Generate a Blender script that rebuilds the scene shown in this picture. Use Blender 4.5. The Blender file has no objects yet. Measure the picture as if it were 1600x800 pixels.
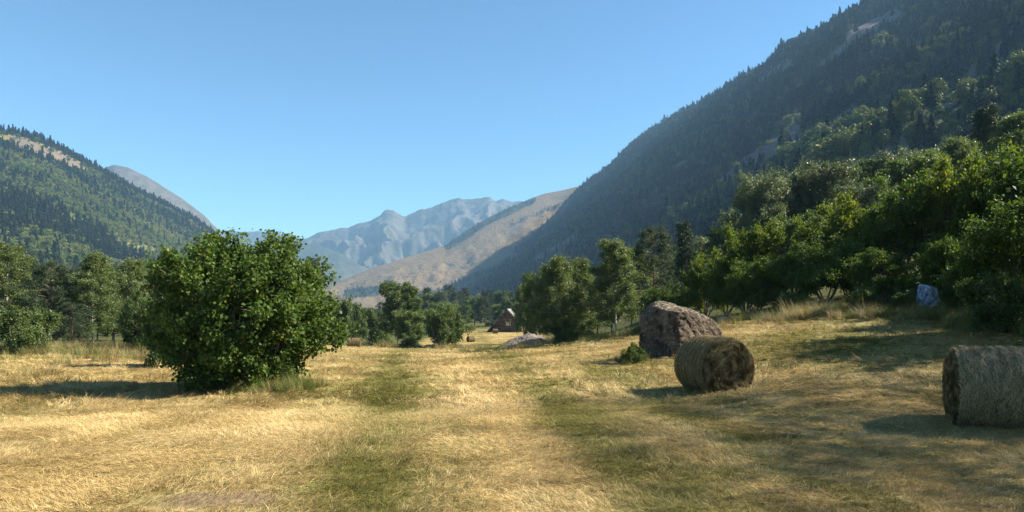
import bpy, math, random
import numpy as np
R = math.radians
F = 1067.0            # focal length in photo pixels, used to size the camera
HOR = 480.0           # photo row of the horizon
CZ = 1.7              # camera height

# ------------------------------------------------------------------ camera, sky, sun, exposure
sc = bpy.context.scene
COL = sc.collection
cam = bpy.data.cameras.new('camera')
camo = bpy.data.objects.new('camera', cam); COL.objects.link(camo)
camo.location = (0, 0, CZ); camo.rotation_euler = (R(90), 0, 0)
cam.sensor_width = 36; cam.lens = 36*F/1600; cam.shift_y = 80/1600
cam.clip_start = 0.1; cam.clip_end = 30000
sc.camera = camo

SUN_AZ, SUN_EL = 82.0, 38.0      # degrees to the right of straight ahead, and up
w = bpy.data.worlds.new("World"); sc.world = w; w.use_nodes = True
nt = w.node_tree; nt.nodes.clear()
sky = nt.nodes.new('ShaderNodeTexSky'); sky.sky_type = 'NISHITA'; sky.sun_disc = False
sky.sun_elevation = R(SUN_EL); sky.sun_rotation = R(SUN_AZ)
sky.altitude = 1200; sky.air_density = 1.0; sky.dust_density = 0.1; sky.ozone_density = 4.0
bg = nt.nodes.new('ShaderNodeBackground'); bg.inputs[1].default_value = 0.053
wo = nt.nodes.new('ShaderNodeOutputWorld')
tint = nt.nodes.new('ShaderNodeMix'); tint.data_type = 'RGBA'; tint.blend_type = 'MULTIPLY'; tint.inputs[0].default_value = 1
tint.inputs[7].default_value = (.73, .99, 1.0, 1); nt.links.new(sky.outputs[0], tint.inputs[6])
nt.links.new(tint.outputs[2], bg.inputs[0]); nt.links.new(bg.outputs[0], wo.inputs[0])
sl = bpy.data.lights.new('sun', 'SUN'); sl.energy = 5.0; sl.angle = R(0.8); sl.color = (1.0, 0.91, 0.77)
so = bpy.data.objects.new('sun', sl); COL.objects.link(so)
so.rotation_euler = (R(90-SUN_EL), 0, R(180-SUN_AZ)); so.location = (60, 20, 60)
sc.view_settings.view_transform = 'Standard'; sc.view_settings.look = 'None'
sc.view_settings.gamma = 1; sc.view_settings.exposure = 1.8
sc.view_settings.use_curve_mapping = False
cy = sc.cycles
cy.max_bounces = 5; cy.diffuse_bounces = 2; cy.glossy_bounces = 1; cy.transmission_bounces = 3
cy.volume_bounces = 0; cy.transparent_max_bounces = 4
cy.use_denoising = True
cy.denoising_prefilter = 'NONE'

HAZE_DENSITY = 0.98e-4

# ------------------------------------------------------------------ numeric helpers
def vnoise(x, y, seed=0):
    xi = np.floor(x).astype(np.int64); yi = np.floor(y).astype(np.int64)
    xf = x-xi; yf = y-yi
    def h(a, b):
        n = (a*374761393 + b*668265263 + seed*974634777) & 0x7fffffff
        n = ((n ^ (n >> 13))*1274126177) & 0x7fffffff
        return ((n ^ (n >> 16)) & 0xffff)/65535.0
    u = xf*xf*(3-2*xf); v = yf*yf*(3-2*yf)
    return (h(xi, yi)*(1-u)+h(xi+1, yi)*u)*(1-v) + (h(xi, yi+1)*(1-u)+h(xi+1, yi+1)*u)*v
def fbm(x, y, seed=0, oct=4, gain=.5):
    x = np.asarray(x, float); y = np.asarray(y, float)
    s = 0; a = 1; t = 0
    for i in range(oct):
        s = s + a*vnoise(x, y, seed+i*17); t += a; a *= gain; x = x*2.03+11.3; y = y*2.03+5.7
    return s/t
def vnoise3(x, y, z, seed=0):
    zi = np.floor(z); zf = z-zi; t = zf*zf*(3-2*zf); o = 0
    for k, wt in ((0, 1-t), (1, t)):
        q = (zi+k); o = o+wt*vnoise(x+q*37.0, y+q*91.0, seed)
    return o
def fbm3(x, y, z, seed=0, oct=4, gain=.5):
    s = 0; a = 1; t = 0
    for i in range(oct):
        s = s+a*vnoise3(x, y, z, seed+i*17); t += a; a *= gain; x = x*2.03+1.3; y = y*2.03+5.7; z = z*2.03+2.9
    return s/t
def sstep(a, b, x):
    t = np.clip((x-a)/(b-a), 0, 1); return t*t*(3-2*t)
def norm(v): return v/np.maximum(np.linalg.norm(v, axis=-1, keepdims=True), 1e-9)

# ------------------------------------------------------------------ the lie of the land
_PX = [-3000, -300, 100, 400, 700, 900, 1000, 1115, 1300, 1600, 1900, 4000]
_Y = [2, 5.5, 10.7, 15.3, 20, 25, 30, 40, 60, 80, 110, 140, 185, 260, 400, 800, 2000, 8000]
_H = [
 [1.7,1.75,1.85,1.9,2.0,2.1,2.2,2.5,3.0,3.5,4,5,6,7,8,8,8,8],
 [1.7,1.72,1.85,1.95,2.0,2.1,2.2,2.6,3.3,4.0,5,6,7,8,8,8,8,8],
 [1.7,1.7,1.85,1.95,2.0,2.1,2.2,2.6,3.3,4.0,5,6,7,8,8,8,8,8],
 [1.7,1.7,1.85,1.95,2.05,2.2,2.4,2.8,3.6,4.4,5.2,6.4,7,8,8,8,8,8],
 [1.7,1.7,1.85,1.95,2.1,2.3,2.5,2.9,3.85,5.0,6.6,7.6,6.95,7.1,7.4,7,7,7],
 [1.7,1.7,1.85,1.95,2.0,2.1,2.3,2.5,3.5,4.6,6,7,7,7.1,7.4,7,7,7],
 [1.7,1.7,1.85,1.95,1.9,1.75,1.7,1.5,2.0,2.5,3,3,2,0,-2,0,5,7],
 [1.7,1.7,1.88,1.99,1.75,1.42,1.1,.65,.4,0,-3,-6,-8,-8,-8,0,5,7],
 [1.72,1.7,1.96,1.72,1.25,.75,.28,-.7,-3.4,-7,-13,-15,-15,-15,-12,0,5,7],
 [1.75,1.75,1.98,1.6,1.05,.35,-.45,-2.2,-7,-12,-18,-18,-18,-15,-10,0,5,7],
 [1.75,1.75,1.8,1.4,.8,0,-1,-3.5,-9,-14,-20,-20,-18,-15,-10,0,5,7],
 [1.75,1.7,1.6,1.2,.5,-.5,-1.5,-4,-9,-14,-20,-20,-18,-15,-10,0,5,7]]
_UA = [(p-800)/F for p in _PX]; _LY = np.log(_Y)
_ug = np.linspace(_UA[0], _UA[-1], 700); _lg = np.linspace(_LY[0], _LY[-1], 260)
_t1 = np.array([np.interp(_lg, _LY, row) for row in _H])
_G = np.array([np.interp(_ug, _UA, _t1[:, j]) for j in range(len(_lg))]).T
def _blur(a, axis, s):
    k = np.exp(-0.5*(np.arange(-3*s, 3*s+1)/s)**2); k /= k.sum()
    p = [(0, 0), (0, 0)]; p[axis] = (3*s, 3*s)
    b = np.pad(a, p, mode='edge')
    return np.apply_along_axis(lambda m: np.convolve(m, k, 'valid'), axis, b)
_G = _blur(_blur(_G, 0, 6), 1, 4)
def base_h(x, y):
    yy = np.maximum(y, 4.0); u = np.clip(x/yy, _ug[0], _ug[-1]); l = np.clip(np.log(yy), _lg[0], _lg[-1])
    i = (u-_ug[0])/(_ug[1]-_ug[0]); j = (l-_lg[0])/(_lg[1]-_lg[0])
    i0 = np.clip(np.floor(i).astype(int), 0, len(_ug)-2); j0 = np.clip(np.floor(j).astype(int), 0, len(_lg)-2)
    a = i-i0; b = j-j0
    return (_G[i0, j0]*(1-a)+_G[i0+1, j0]*a)*(1-b)+(_G[i0, j0+1]*(1-a)+_G[i0+1, j0+1]*a)*b
def gz(x, y):
    x = np.asarray(x, float); y = np.asarray(y, float)
    z = CZ-base_h(x, y)
    d = np.hypot(x, y)
    near = np.clip(d/8, 0, 1)*(1-sstep(60, 300, d)*.4)
    z = z + near*(.34*(fbm(x/9, y/7, 3, 3)-.5)+.13*(fbm(x/2.2+4, y/1.5, 9, 3)-.5)) + .05*(fbm(x/.7, y/.6, 21, 2)-.5)
    z = z + .10*np.exp(-((x+4.2-.02*y)/.8)**2)*0
    return z
def at(px, Y):          # ground point seen in photo column px at depth Y
    x = (px-800)/F*Y
    return x, Y, float(gz(x, Y))
def zrow(py, Y): return CZ-(py-HOR)/F*Y

_EP = [-3000, 0, 150, 250, 330, 420, 520, 600, 640, 720, 800, 850, 880, 940, 1000, 1110, 1200, 1300, 1400, 1500, 1600, 2000, 4000]
_EY = [30,   33, 34,  36,  42,  60,  95, 104, 120, 215, 225, 215, 46,  43,  40,   37,   34,   28,   27,   24,   21,   14,   9]
def meadow_edge(x, y):
    px = x/np.maximum(y, 2.0)*F+800
    return np.interp(px, _EP, _EY)
def inside(x, y):       # 1 on the mown meadow, 0 under the woods
    n = (fbm(x/3, y/3, 33, 3)-.5)*.22
    e = meadow_edge(x, y)
    return 1-sstep(.94, 1.08, y/e+n)
def greenness(x, y):    # how much living grass stands among the straw
    px = x/np.maximum(y, 3)*F+800
    base = .33+.8*(fbm(x/2.4+7, y/5.5, 41, 4)-.5)+.85*(fbm(x/.55, y/1.1, 47, 3)-.5)
    wv = .25*(fbm(y/5, y*0+2, 8, 2)-.5)
    tracks = .70*np.exp(-((x+1.25+.16*(y-5.5)+wv)/(.38+.012*y))**2)+.40*np.exp(-((x-1.45+.055*(y-5.5)+wv)/(.42+.01*y))**2)+.28*np.exp(-((x-3.3+.02*y+wv)/.5)**2)
    tracks = tracks-.30*np.exp(-((x-.15+.09*(y-5.5)+wv)/(.5+.01*y))**2)-.2*np.exp(-((x-2.5+.03*(y-5.5)+wv)/.35)**2)
    def blob(cx, cyy, rx, ry, a): return a*np.exp(-((x-cx)/rx)**2-((y-cyy)/ry)**2)
    base = base+.38*(fbm((x+.09*y)/.42, y/8, 45, 3)-.5)
    g = base+tracks*(.1+1.6*fbm(x*1.5, y/1.5, 5, 3))
    g = g+blob(-3.6, 17.5, 1.7, 4.5, .42)+blob(-1.4, 6.3, 1.3, 1.3, .38)+blob(-4.6, 16.2, 1.4, 1.0, .35)+blob(-.9, 9.5, 1.0, 1.6, .15)
    g = g+blob(1.2, 12, 1.0, 5, .22)+blob(1.2, 7, 1.3, 1.4, .2)+blob(10, 21, 4, 5, .30)+blob(4.8, 20.5, 1.5, 1.2, .25)
    g = g-blob(-5, 9, 3, 3, .22)-blob(-10, 16, 5, 4, .15)-blob(-1.2, 24, 2.5, 6, .10)
    g = g+.32*sstep(.86, 1.0, y/meadow_edge(x, y))
    g = g-.18*sstep(35, 90, y)
    return np.clip(g, 0, 1)
def bareness(x, y):
    def blob(cx, cyy, rx, ry, a): return a*np.exp(-((x-cx)/rx)**2-((y-cyy)/ry)**2)
    return np.clip(blob(-2.55, 6.05, .55, .36, 2.2)+blob(-1.75, 10.3, .35, .8, .6)+blob(-4.0, 15.1, .9, .35, .7)
                   +1.4*(fbm(x/1.3, y/1.7, 61, 4)-.66), 0, 1)

# ------------------------------------------------------------------ object helpers
def new_mesh(name, V, faces, mat=None, attrs=None, smooth=False):
    V = np.asarray(V, np.float32); me = bpy.data.meshes.new(name)
    if isinstance(faces, np.ndarray):
        n, k = faces.shape
        me.vertices.add(len(V)); me.vertices.foreach_set('co', V.ravel())
        me.loops.add(n*k); me.loops.foreach_set('vertex_index', faces.astype(np.int32).ravel())
        me.polygons.add(n); me.polygons.foreach_set('loop_start', np.arange(0, n*k, k, dtype=np.int32))
        me.update(calc_edges=True)
    else:
        me.from_pydata([tuple(map(float, v)) for v in V], [], [tuple(map(int, f)) for f in faces]); me.update()
    for k_, a in (attrs or {}).items():
        at_ = me.attributes.new(k_, 'FLOAT', 'POINT'); at_.data.foreach_set('value', np.asarray(a, np.float32))
    if smooth: me.polygons.foreach_set('use_smooth', np.ones(len(me.polygons), bool))
    if mat: me.materials.append(mat)
    return me
def link(name, me, parent=None, loc=None, rz=0):
    o = bpy.data.objects.new(name, me); COL.objects.link(o)
    if parent: o.parent = parent
    if loc is not None: o.location = loc
    o.rotation_euler[2] = rz
    return o
def tag(o, label=None, cat=None, group=None, kind=None):
    if label: o['label'] = label
    if cat: o['category'] = cat
    if group: o['group'] = group
    if kind: o['kind'] = kind
    return o
def empty(name, loc, rz=0, sc_=1):
    o = bpy.data.objects.new(name, None); COL.objects.link(o)
    o.empty_display_size = .3; o.location = loc; o.rotation_euler[2] = rz
    o.scale = (sc_,)*3 if not isinstance(sc_, tuple) else sc_
    return o
class MB:                # collects quads
    def __init__(s): s.v = []; s.f = []; s.a = []; s.n = 0
    def add(s, V, Fq, a=None):
        V = np.asarray(V, float).reshape(-1, 3); s.v.append(V); s.f.append(np.asarray(Fq, int)+s.n); s.n += len(V)
        s.a.append(np.full(len(V), .5) if a is None else np.broadcast_to(np.asarray(a, float), (len(V),)))
    def mesh(s, name, mat, smooth=False):
        return new_mesh(name, np.concatenate(s.v), np.concatenate(s.f), mat, {'lr': np.concatenate(s.a)}, smooth)
def tube(mb, P, r, n=6, a=.5):
    P = np.asarray(P, float); r = np.broadcast_to(np.asarray(r, float), (len(P),))
    T = np.gradient(P, axis=0); T = norm(T)
    up = np.array([0., 0, 1]) if abs(T[0, 2]) < .8 else np.array([1., 0, 0])
    A = norm(np.cross(T, up)); B = np.cross(T, A)
    th = np.linspace(0, 2*np.pi, n, endpoint=False)
    V = P[:, None]+r[:, None, None]*(np.cos(th)[None, :, None]*A[:, None]+np.sin(th)[None, :, None]*B[:, None])
    m = len(P); q = []
    i, j = np.meshgrid(np.arange(m-1), np.arange(n), indexing='ij'); j2 = (j+1) % n
    q = np.stack([i*n+j, i*n+j2, (i+1)*n+j2, (i+1)*n+j], -1).reshape(-1, 4)
    mb.add(V, q, a)
def leafquads(mb, C, D, N, L, W, a, fold=.12):
    D = norm(D); S = norm(np.cross(D, N)); N = np.cross(S, D)
    L = L[:, None]; W = W[:, None]
    V = np.stack([C-D*L*.5, C+S*W*.5+N*L*fold, C+D*L*.5, C-S*W*.5+N*L*fold], 1)
    n = len(C)
    mb.add(V.reshape(-1, 3), np.arange(n*4).reshape(n, 4), np.repeat(a, 4))

# ------------------------------------------------------------------ materials
def mat_new(name):
    m = bpy.data.materials.new(name); m.use_nodes = True; t = m.node_tree; t.nodes.clear()
    return m, t, t.nodes.new, t.links.new
def attr(N, name, typ='GEOMETRY'):
    a = N('ShaderNodeAttribute'); a.attribute_name = name; a.attribute_type = typ; return a.outputs['Fac']
def mth(N, K, op, a, b=None, c=None, clamp=False):
    n = N('ShaderNodeMath'); n.operation = op; n.use_clamp = clamp
    for i, v in enumerate((a, b, c)):
        if v is None: continue
        if isinstance(v, (int, float)): n.inputs[i].default_value = v
        else: K(v, n.inputs[i])
    return n.outputs[0]
def ramp(N, K, fac, stops, interp='LINEAR'):
    r = N('ShaderNodeValToRGB'); K(fac, r.inputs[0]); cr = r.color_ramp; cr.interpolation = interp
    while len(cr.elements) < len(stops): cr.elements.new(.5)
    for e, (p, c) in zip(cr.elements, stops): e.position = p; e.color = (*c, 1)
    return r.outputs[0]
def mix(N, K, f, a, b, typ='MIX'):
    n = N('ShaderNodeMix'); n.data_type = 'RGBA'; n.blend_type = typ
    for s, v in ((n.inputs[0], f), (n.inputs[6], a), (n.inputs[7], b)):
        if isinstance(v, (int, float)): s.default_value = v
        elif isinstance(v, tuple): s.default_value = (*v, 1)
        else: K(v, s)
    return n.outputs[2]
def noise(N, K, scale, detail=4, rough=.55, vec=None, stretch=None):
    n = N('ShaderNodeTexNoise'); n.inputs['Scale'].default_value = scale; n.inputs['Detail'].default_value = detail
    n.inputs['Roughness'].default_value = rough
    if vec is None: vec = N('ShaderNodeNewGeometry').outputs['Position']
    if stretch:
        m = N('ShaderNodeMapping'); m.inputs['Scale'].default_value = stretch; K(vec, m.inputs[0]); vec = m.outputs[0]
    K(vec, n.inputs['Vector'])
    return n.outputs[0]
def finish(N, K, color, rough=.8, spec=.2, bump=None, bstr=.5, bdist=.05, trans=None, tfac=0.35):
    p = N('ShaderNodeBsdfPrincipled'); K(color, p.inputs['Base Color']); p.inputs['Roughness'].default_value = rough
    p.inputs['Specular IOR Level'].default_value = spec
    if bump is not None:
        b = N('ShaderNodeBump'); b.inputs['Strength'].default_value = bstr; b.inputs['Distance'].default_value = bdist
        K(bump, b.inputs['Height']); K(b.outputs[0], p.inputs['Normal'])
    o = N('ShaderNodeOutputMaterial'); s = p.outputs[0]
    if trans is not None:
        t = N('ShaderNodeBsdfTranslucent'); K(trans, t.inputs[0])
        mx = N('ShaderNodeMixShader'); mx.inputs[0].default_value = tfac; K(s, mx.inputs[1]); K(t.outputs[0], mx.inputs[2]); s = mx.outputs[0]
    K(s, o.inputs[0])
def leaf_mat(name, dark, mid, bright, tcol, tfac=.35, rough=.5, spec=.35, odd=None, rnd=.35):
    m, t, N, K = mat_new(name)
    lr = attr(N, 'lr'); ob = N('ShaderNodeObjectInfo').outputs['Random']
    f = mth(N, K, 'ADD', mth(N, K, 'MULTIPLY', lr, 1-rnd), mth(N, K, 'MULTIPLY', ob, rnd))
    st = [(0, dark), (.5, mid), (.93, bright)]
    if odd: st.append((.985, odd))
    c = ramp(N, K, f, st)
    tc = mix(N, K, 1.0, c, tcol, 'MULTIPLY')
    finish(N, K, c, rough, spec, trans=tc, tfac=tfac)
    return m
M = {}
M['hazel'] = leaf_mat('hazel_leaf', (.026, .048, .010), (.052, .090, .018), (.098, .148, .030), (2.2, 2.2, 1.0), .25, .6, .14, odd=(.22, .17, .03), rnd=.12)
M['hazel_sun'] = leaf_mat('hazel_leaf_sunlit', (.032, .055, .010), (.060, .092, .016), (.112, .145, .022), (2.3, 2.1, .9), .42, .6, .15, odd=(.3, .22, .03), rnd=.25)  # sunlit copy of hazel: glow of lit leaves put into a yellower colour
M['birch'] = leaf_mat('birch_leaf', (.050, .074, .022), (.092, .126, .036), (.150, .182, .056), (1.8, 1.8, 1.1), .33, .5, .3, rnd=.3)
M['willow'] = leaf_mat('willow_leaf', (.055, .072, .034), (.100, .125, .056), (.16, .185, .09), (1.5, 1.6, 1.1), .28, .5, .3, rnd=.3)
M['pine'] = leaf_mat('pine_needle', (.022, .038, .020), (.040, .062, .030), (.070, .098, .044), (1.3, 1.4, 1.0), .15, .6, .2, rnd=.3)
M['broad'] = leaf_mat('broad_leaf', (.030, .052, .014), (.058, .092, .023), (.105, .142, .036), (2.0, 2.0, 1.1), .30, .5, .3, rnd=.45)
def far_leaf(name, stops):
    m, t, N, K = mat_new(name)
    lr = attr(N, 'lr'); ob = N('ShaderNodeObjectInfo').outputs['Random']
    big = attr(N, 'tone', 'INSTANCER')
    f = mth(N, K, 'ADD', mth(N, K, 'MULTIPLY', lr, .2), mth(N, K, 'ADD', mth(N, K, 'MULTIPLY', ob, .4), mth(N, K, 'MULTIPLY', big, .4)))
    c = ramp(N, K, f, stops)
    finish(N, K, c, .6, .15, trans=c, tfac=.2)
    return m
M['far_conifer'] = far_leaf('far_conifer_needle', [(0, (.010, .021, .011)), (.5, (.025, .042, .018)), (1, (.062, .085, .034))])
M['far_broad'] = far_leaf('far_broad_leaf', [(0, (.030, .050, .018)), (.35, (.066, .100, .026)), (.6, (.125, .155, .038)), (.85, (.19, .19, .055)), (1, (.24, .19, .06))])

def bark_mat(name, c1, c2, white=False):
    m, t, N, K = mat_new(name)
    tc = N('ShaderNodeTexCoord').outputs['Object']
    n = noise(N, K, 9, 5, .6, tc, (1, 1, .25) if not white else (.6, .6, 2.5))
    c = ramp(N, K, n, [(.35, c1), (.62, c2)])
    finish(N, K, c, .9, .1, bump=n, bstr=.6, bdist=.03)
    return m
M['bark'] = bark_mat('brown_bark', (.05, .04, .03), (.16, .13, .10))
M['bark_birch'] = bark_mat('white_bark', (.10, .09, .08), (.55, .52, .46), True)
M['bark_pine'] = bark_mat('pine_bark', (.07, .045, .03), (.20, .13, .08))

# meadow soil with straw colours
m, t, N, K = mat_new('meadow_ground'); M['ground'] = m
g = attr(N, 'green'); wd = attr(N, 'wood'); br = attr(N, 'bare')
n1 = noise(N, K, 16, 6, .7, None, (1, .45, 1)); n2 = noise(N, K, 1.7, 5, .6)
straw = ramp(N, K, n1, [(.25, (.14, .10, .04)), (.5, (.34, .26, .11)), (.75, (.56, .45, .22))])
gr = ramp(N, K, n1, [(.25, (.055, .060, .016)), (.5, (.13, .14, .035)), (.75, (.25, .24, .07))])
gf = mth(N, K, 'MULTIPLY_ADD', mth(N, K, 'SUBTRACT', n2, .5), .9, g, clamp=True)
c = mix(N, K, gf, straw, gr)
bc = ramp(N, K, n1, [(.3, (.10, .07, .038)), (.7, (.25, .185, .105))])
c = mix(N, K, br, c, bc)
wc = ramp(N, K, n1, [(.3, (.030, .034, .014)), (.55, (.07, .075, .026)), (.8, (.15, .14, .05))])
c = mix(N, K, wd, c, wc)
finish(N, K, c, .95, .05, bump=n1, bstr=.9, bdist=.06)

# blades
def blade_mat(name, gold, green, tone_gain=1.0):
    m, t, N, K = mat_new(name)
    lr = attr(N, 'lr'); tone = attr(N, 'tone', 'INSTANCER'); ob = N('ShaderNodeObjectInfo').outputs['Random']
    f = mth(N, K, 'MULTIPLY_ADD', mth(N, K, 'SUBTRACT', attr(N, 'kd'), .5), 1.0, mth(N, K, 'MULTIPLY', tone, tone_gain), clamp=True)
    f = ramp(N, K, f, [(.28, (0, 0, 0)), (.78, (1, 1, 1))])
    dr = mth(N, K, 'MULTIPLY_ADD', mth(N, K, 'SUBTRACT', attr(N, 'dry', 'INSTANCER'), .5), 1.7, .5)
    v = mth(N, K, 'ADD', mth(N, K, 'MULTIPLY', lr, .5), mth(N, K, 'ADD', mth(N, K, 'MULTIPLY', ob, .15), mth(N, K, 'MULTIPLY', dr, .35)))
    c = mix(N, K, f, ramp(N, K, v, gold), ramp(N, K, v, green))
    finish(N, K, c, .65, .2, trans=c, tfac=.3)
    return m
GOLD = [(0, (.17, .110, .038)), (.30, (.34, .238, .09)), (.6, (.58, .438, .195)), (1, (.84, .69, .42))]
GREEN = [(0, (.065, .065, .014)), (.5, (.155, .145, .032)), (1, (.32, .28, .075))]
M['blade'] = blade_mat('meadow_blade', GOLD, GREEN)
M['tall'] = blade_mat('tall_grass_blade', [(0, (.16, .11, .045)), (.5, (.34, .25, .11)), (1, (.55, .43, .22))], [(0, (.05, .075, .016)), (.5, (.11, .14, .03)), (1, (.22, .24, .06))])

def rock_mat(name, dark, mid, light, scale=3.0, lichen=(.42, .40, .35)):
    m, t, N, K = mat_new(name)
    P = N('ShaderNodeTexCoord').outputs['Object']
    a = noise(N, K, scale, 8, .65, P); b = noise(N, K, scale*5, 6, .7, P); d = noise(N, K, scale*2.2, 5, .6, P, (1, 1, .5))
    c = ramp(N, K, a, [(.3, dark), (.5, mid), (.7, light)])
    li = ramp(N, K, b, [(.52, (0, 0, 0)), (.60, (1, 1, 1))])
    gn = N('ShaderNodeNewGeometry'); sx = N('ShaderNodeSeparateXYZ'); K(gn.outputs['Normal'], sx.inputs[0])
    top = mth(N, K, 'MULTIPLY_ADD', sx.outputs[2], .8, .15, clamp=True)
    c = mix(N, K, mth(N, K, 'MULTIPLY', li, top), c, lichen)
    dk = ramp(N, K, d, [(.36, (.28, .28, .28)), (.50, (1, 1, 1))])
    c = mix(N, K, 1.0, c, dk, 'MULTIPLY')
    finish(N, K, c, .9, .15, bump=mth(N, K, 'ADD', b, a), bstr=1.0, bdist=.06)
    return m
M['boulder'] = rock_mat('granite_boulder', (.032, .023, .015), (.085, .061, .040), (.16, .122, .088), 2.2, (.30, .265, .215))
M['slab'] = rock_mat('grey_rock', (.07, .06, .053), (.15, .125, .11), (.24, .205, .18), 2.0, (.32, .29, .25))
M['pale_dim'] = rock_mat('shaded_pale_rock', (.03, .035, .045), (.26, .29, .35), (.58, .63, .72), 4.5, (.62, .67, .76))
M['pale'] = rock_mat('pale_rock', (.30, .31, .33), (.50, .52, .55), (.70, .72, .75), 3.0, (.75, .77, .8))

# ------------------------------------------------------------------ ground sheet
def axis(lo, hi, n, c=0, k=6.0):
    t = np.linspace(-1, 1, n); s = np.sinh(k*t)/np.sinh(k)
    return np.where(s < 0, c+s*(c-lo), c+s*(hi-c))
gx = axis(-7000, 7000, 560, 0, 8.3)
gy = np.concatenate([-np.geomspace(600, 1.5, 40), np.linspace(-1.2, 4, 14)[:-1], np.geomspace(4, 8000, 560)])
GX, GY = np.meshgrid(gx, gy, indexing='ij')
GZ = gz(GX, GY)
V = np.stack([GX, GY, GZ], -1).reshape(-1, 3)
a, b = len(gx), len(gy)
i, j = np.meshgrid(np.arange(a-1), np.arange(b-1), indexing='ij')
Fq = np.stack([i*b+j, (i+1)*b+j, (i+1)*b+j+1, i*b+j+1], -1).reshape(-1, 4)
fx, fy = V[:, 0], V[:, 1]
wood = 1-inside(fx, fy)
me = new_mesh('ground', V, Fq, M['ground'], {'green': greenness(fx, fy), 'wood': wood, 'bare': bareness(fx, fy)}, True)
tag(link('ground', me), 'mown straw coloured meadow with green streaks', None, None, 'structure')

# ------------------------------------------------------------------ mountains
def hill_mat(name, rock, grass, shrub, veg=.5, nscale=.012, rockscale=.03, bd=6):
    m, t, N, K = mat_new(name)
    n1 = noise(N, K, nscale, 8, .65); n2 = noise(N, K, nscale*9, 6, .7); n3 = noise(N, K, rockscale, 7, .7, None, (1, 1, 2.5))
    rk = attr(N, 'rock'); wv = attr(N, 'veg')
    c = mix(N, K, n2, grass[0], grass[1])
    sf = mth(N, K, 'MULTIPLY_ADD', mth(N, K, 'SUBTRACT', n1, .5), 2.4, wv, clamp=True)
    sf2 = ramp(N, K, mth(N, K, 'MULTIPLY_ADD', mth(N, K, 'SUBTRACT', n2, .5), 1.6, sf), [(.42, (0, 0, 0)), (.58, (1, 1, 1))])
    c = mix(N, K, sf2, c, mix(N, K, n2, shrub[0], shrub[1]))
    rf = ramp(N, K, mth(N, K, 'MULTIPLY_ADD', mth(N, K, 'SUBTRACT', n2, .5), 1.8, rk), [(.42, (0, 0, 0)), (.55, (1, 1, 1))])
    c = mix(N, K, rf, c, mix(N, K, n3, rock[0], rock[1]))
    finish(N, K, c, .95, .05, bump=n2, bstr=.9 if bd < 20 else .45, bdist=bd)
    return m
M['hill_l'] = hill_mat('left_slope', ((.06, .05, .038), (.19, .155, .115)), ((.11, .115, .03), (.21, .17, .06)), ((.05, .068, .018), (.10, .12, .030)))
M['hill_r'] = hill_mat('right_slope', ((.075, .068, .062), (.19, .172, .155)), ((.06, .065, .026), (.12, .12, .05)), ((.028, .042, .018), (.055, .072, .026)))
M['hill_b'] = hill_mat('brown_slope', ((.07, .058, .042), (.16, .13, .10)), ((.10, .068, .032), (.175, .124, .06)), ((.018, .026, .014), (.04, .048, .024)), nscale=.006, bd=10)
M['hill_f'] = hill_mat('far_slope', ((.04, .037, .035), (.125, .112, .10)), ((.045, .043, .028), (.085, .075, .048)), ((.022, .03, .018), (.04, .045, .024)), nscale=.0022, rockscale=.006, bd=45)

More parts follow.
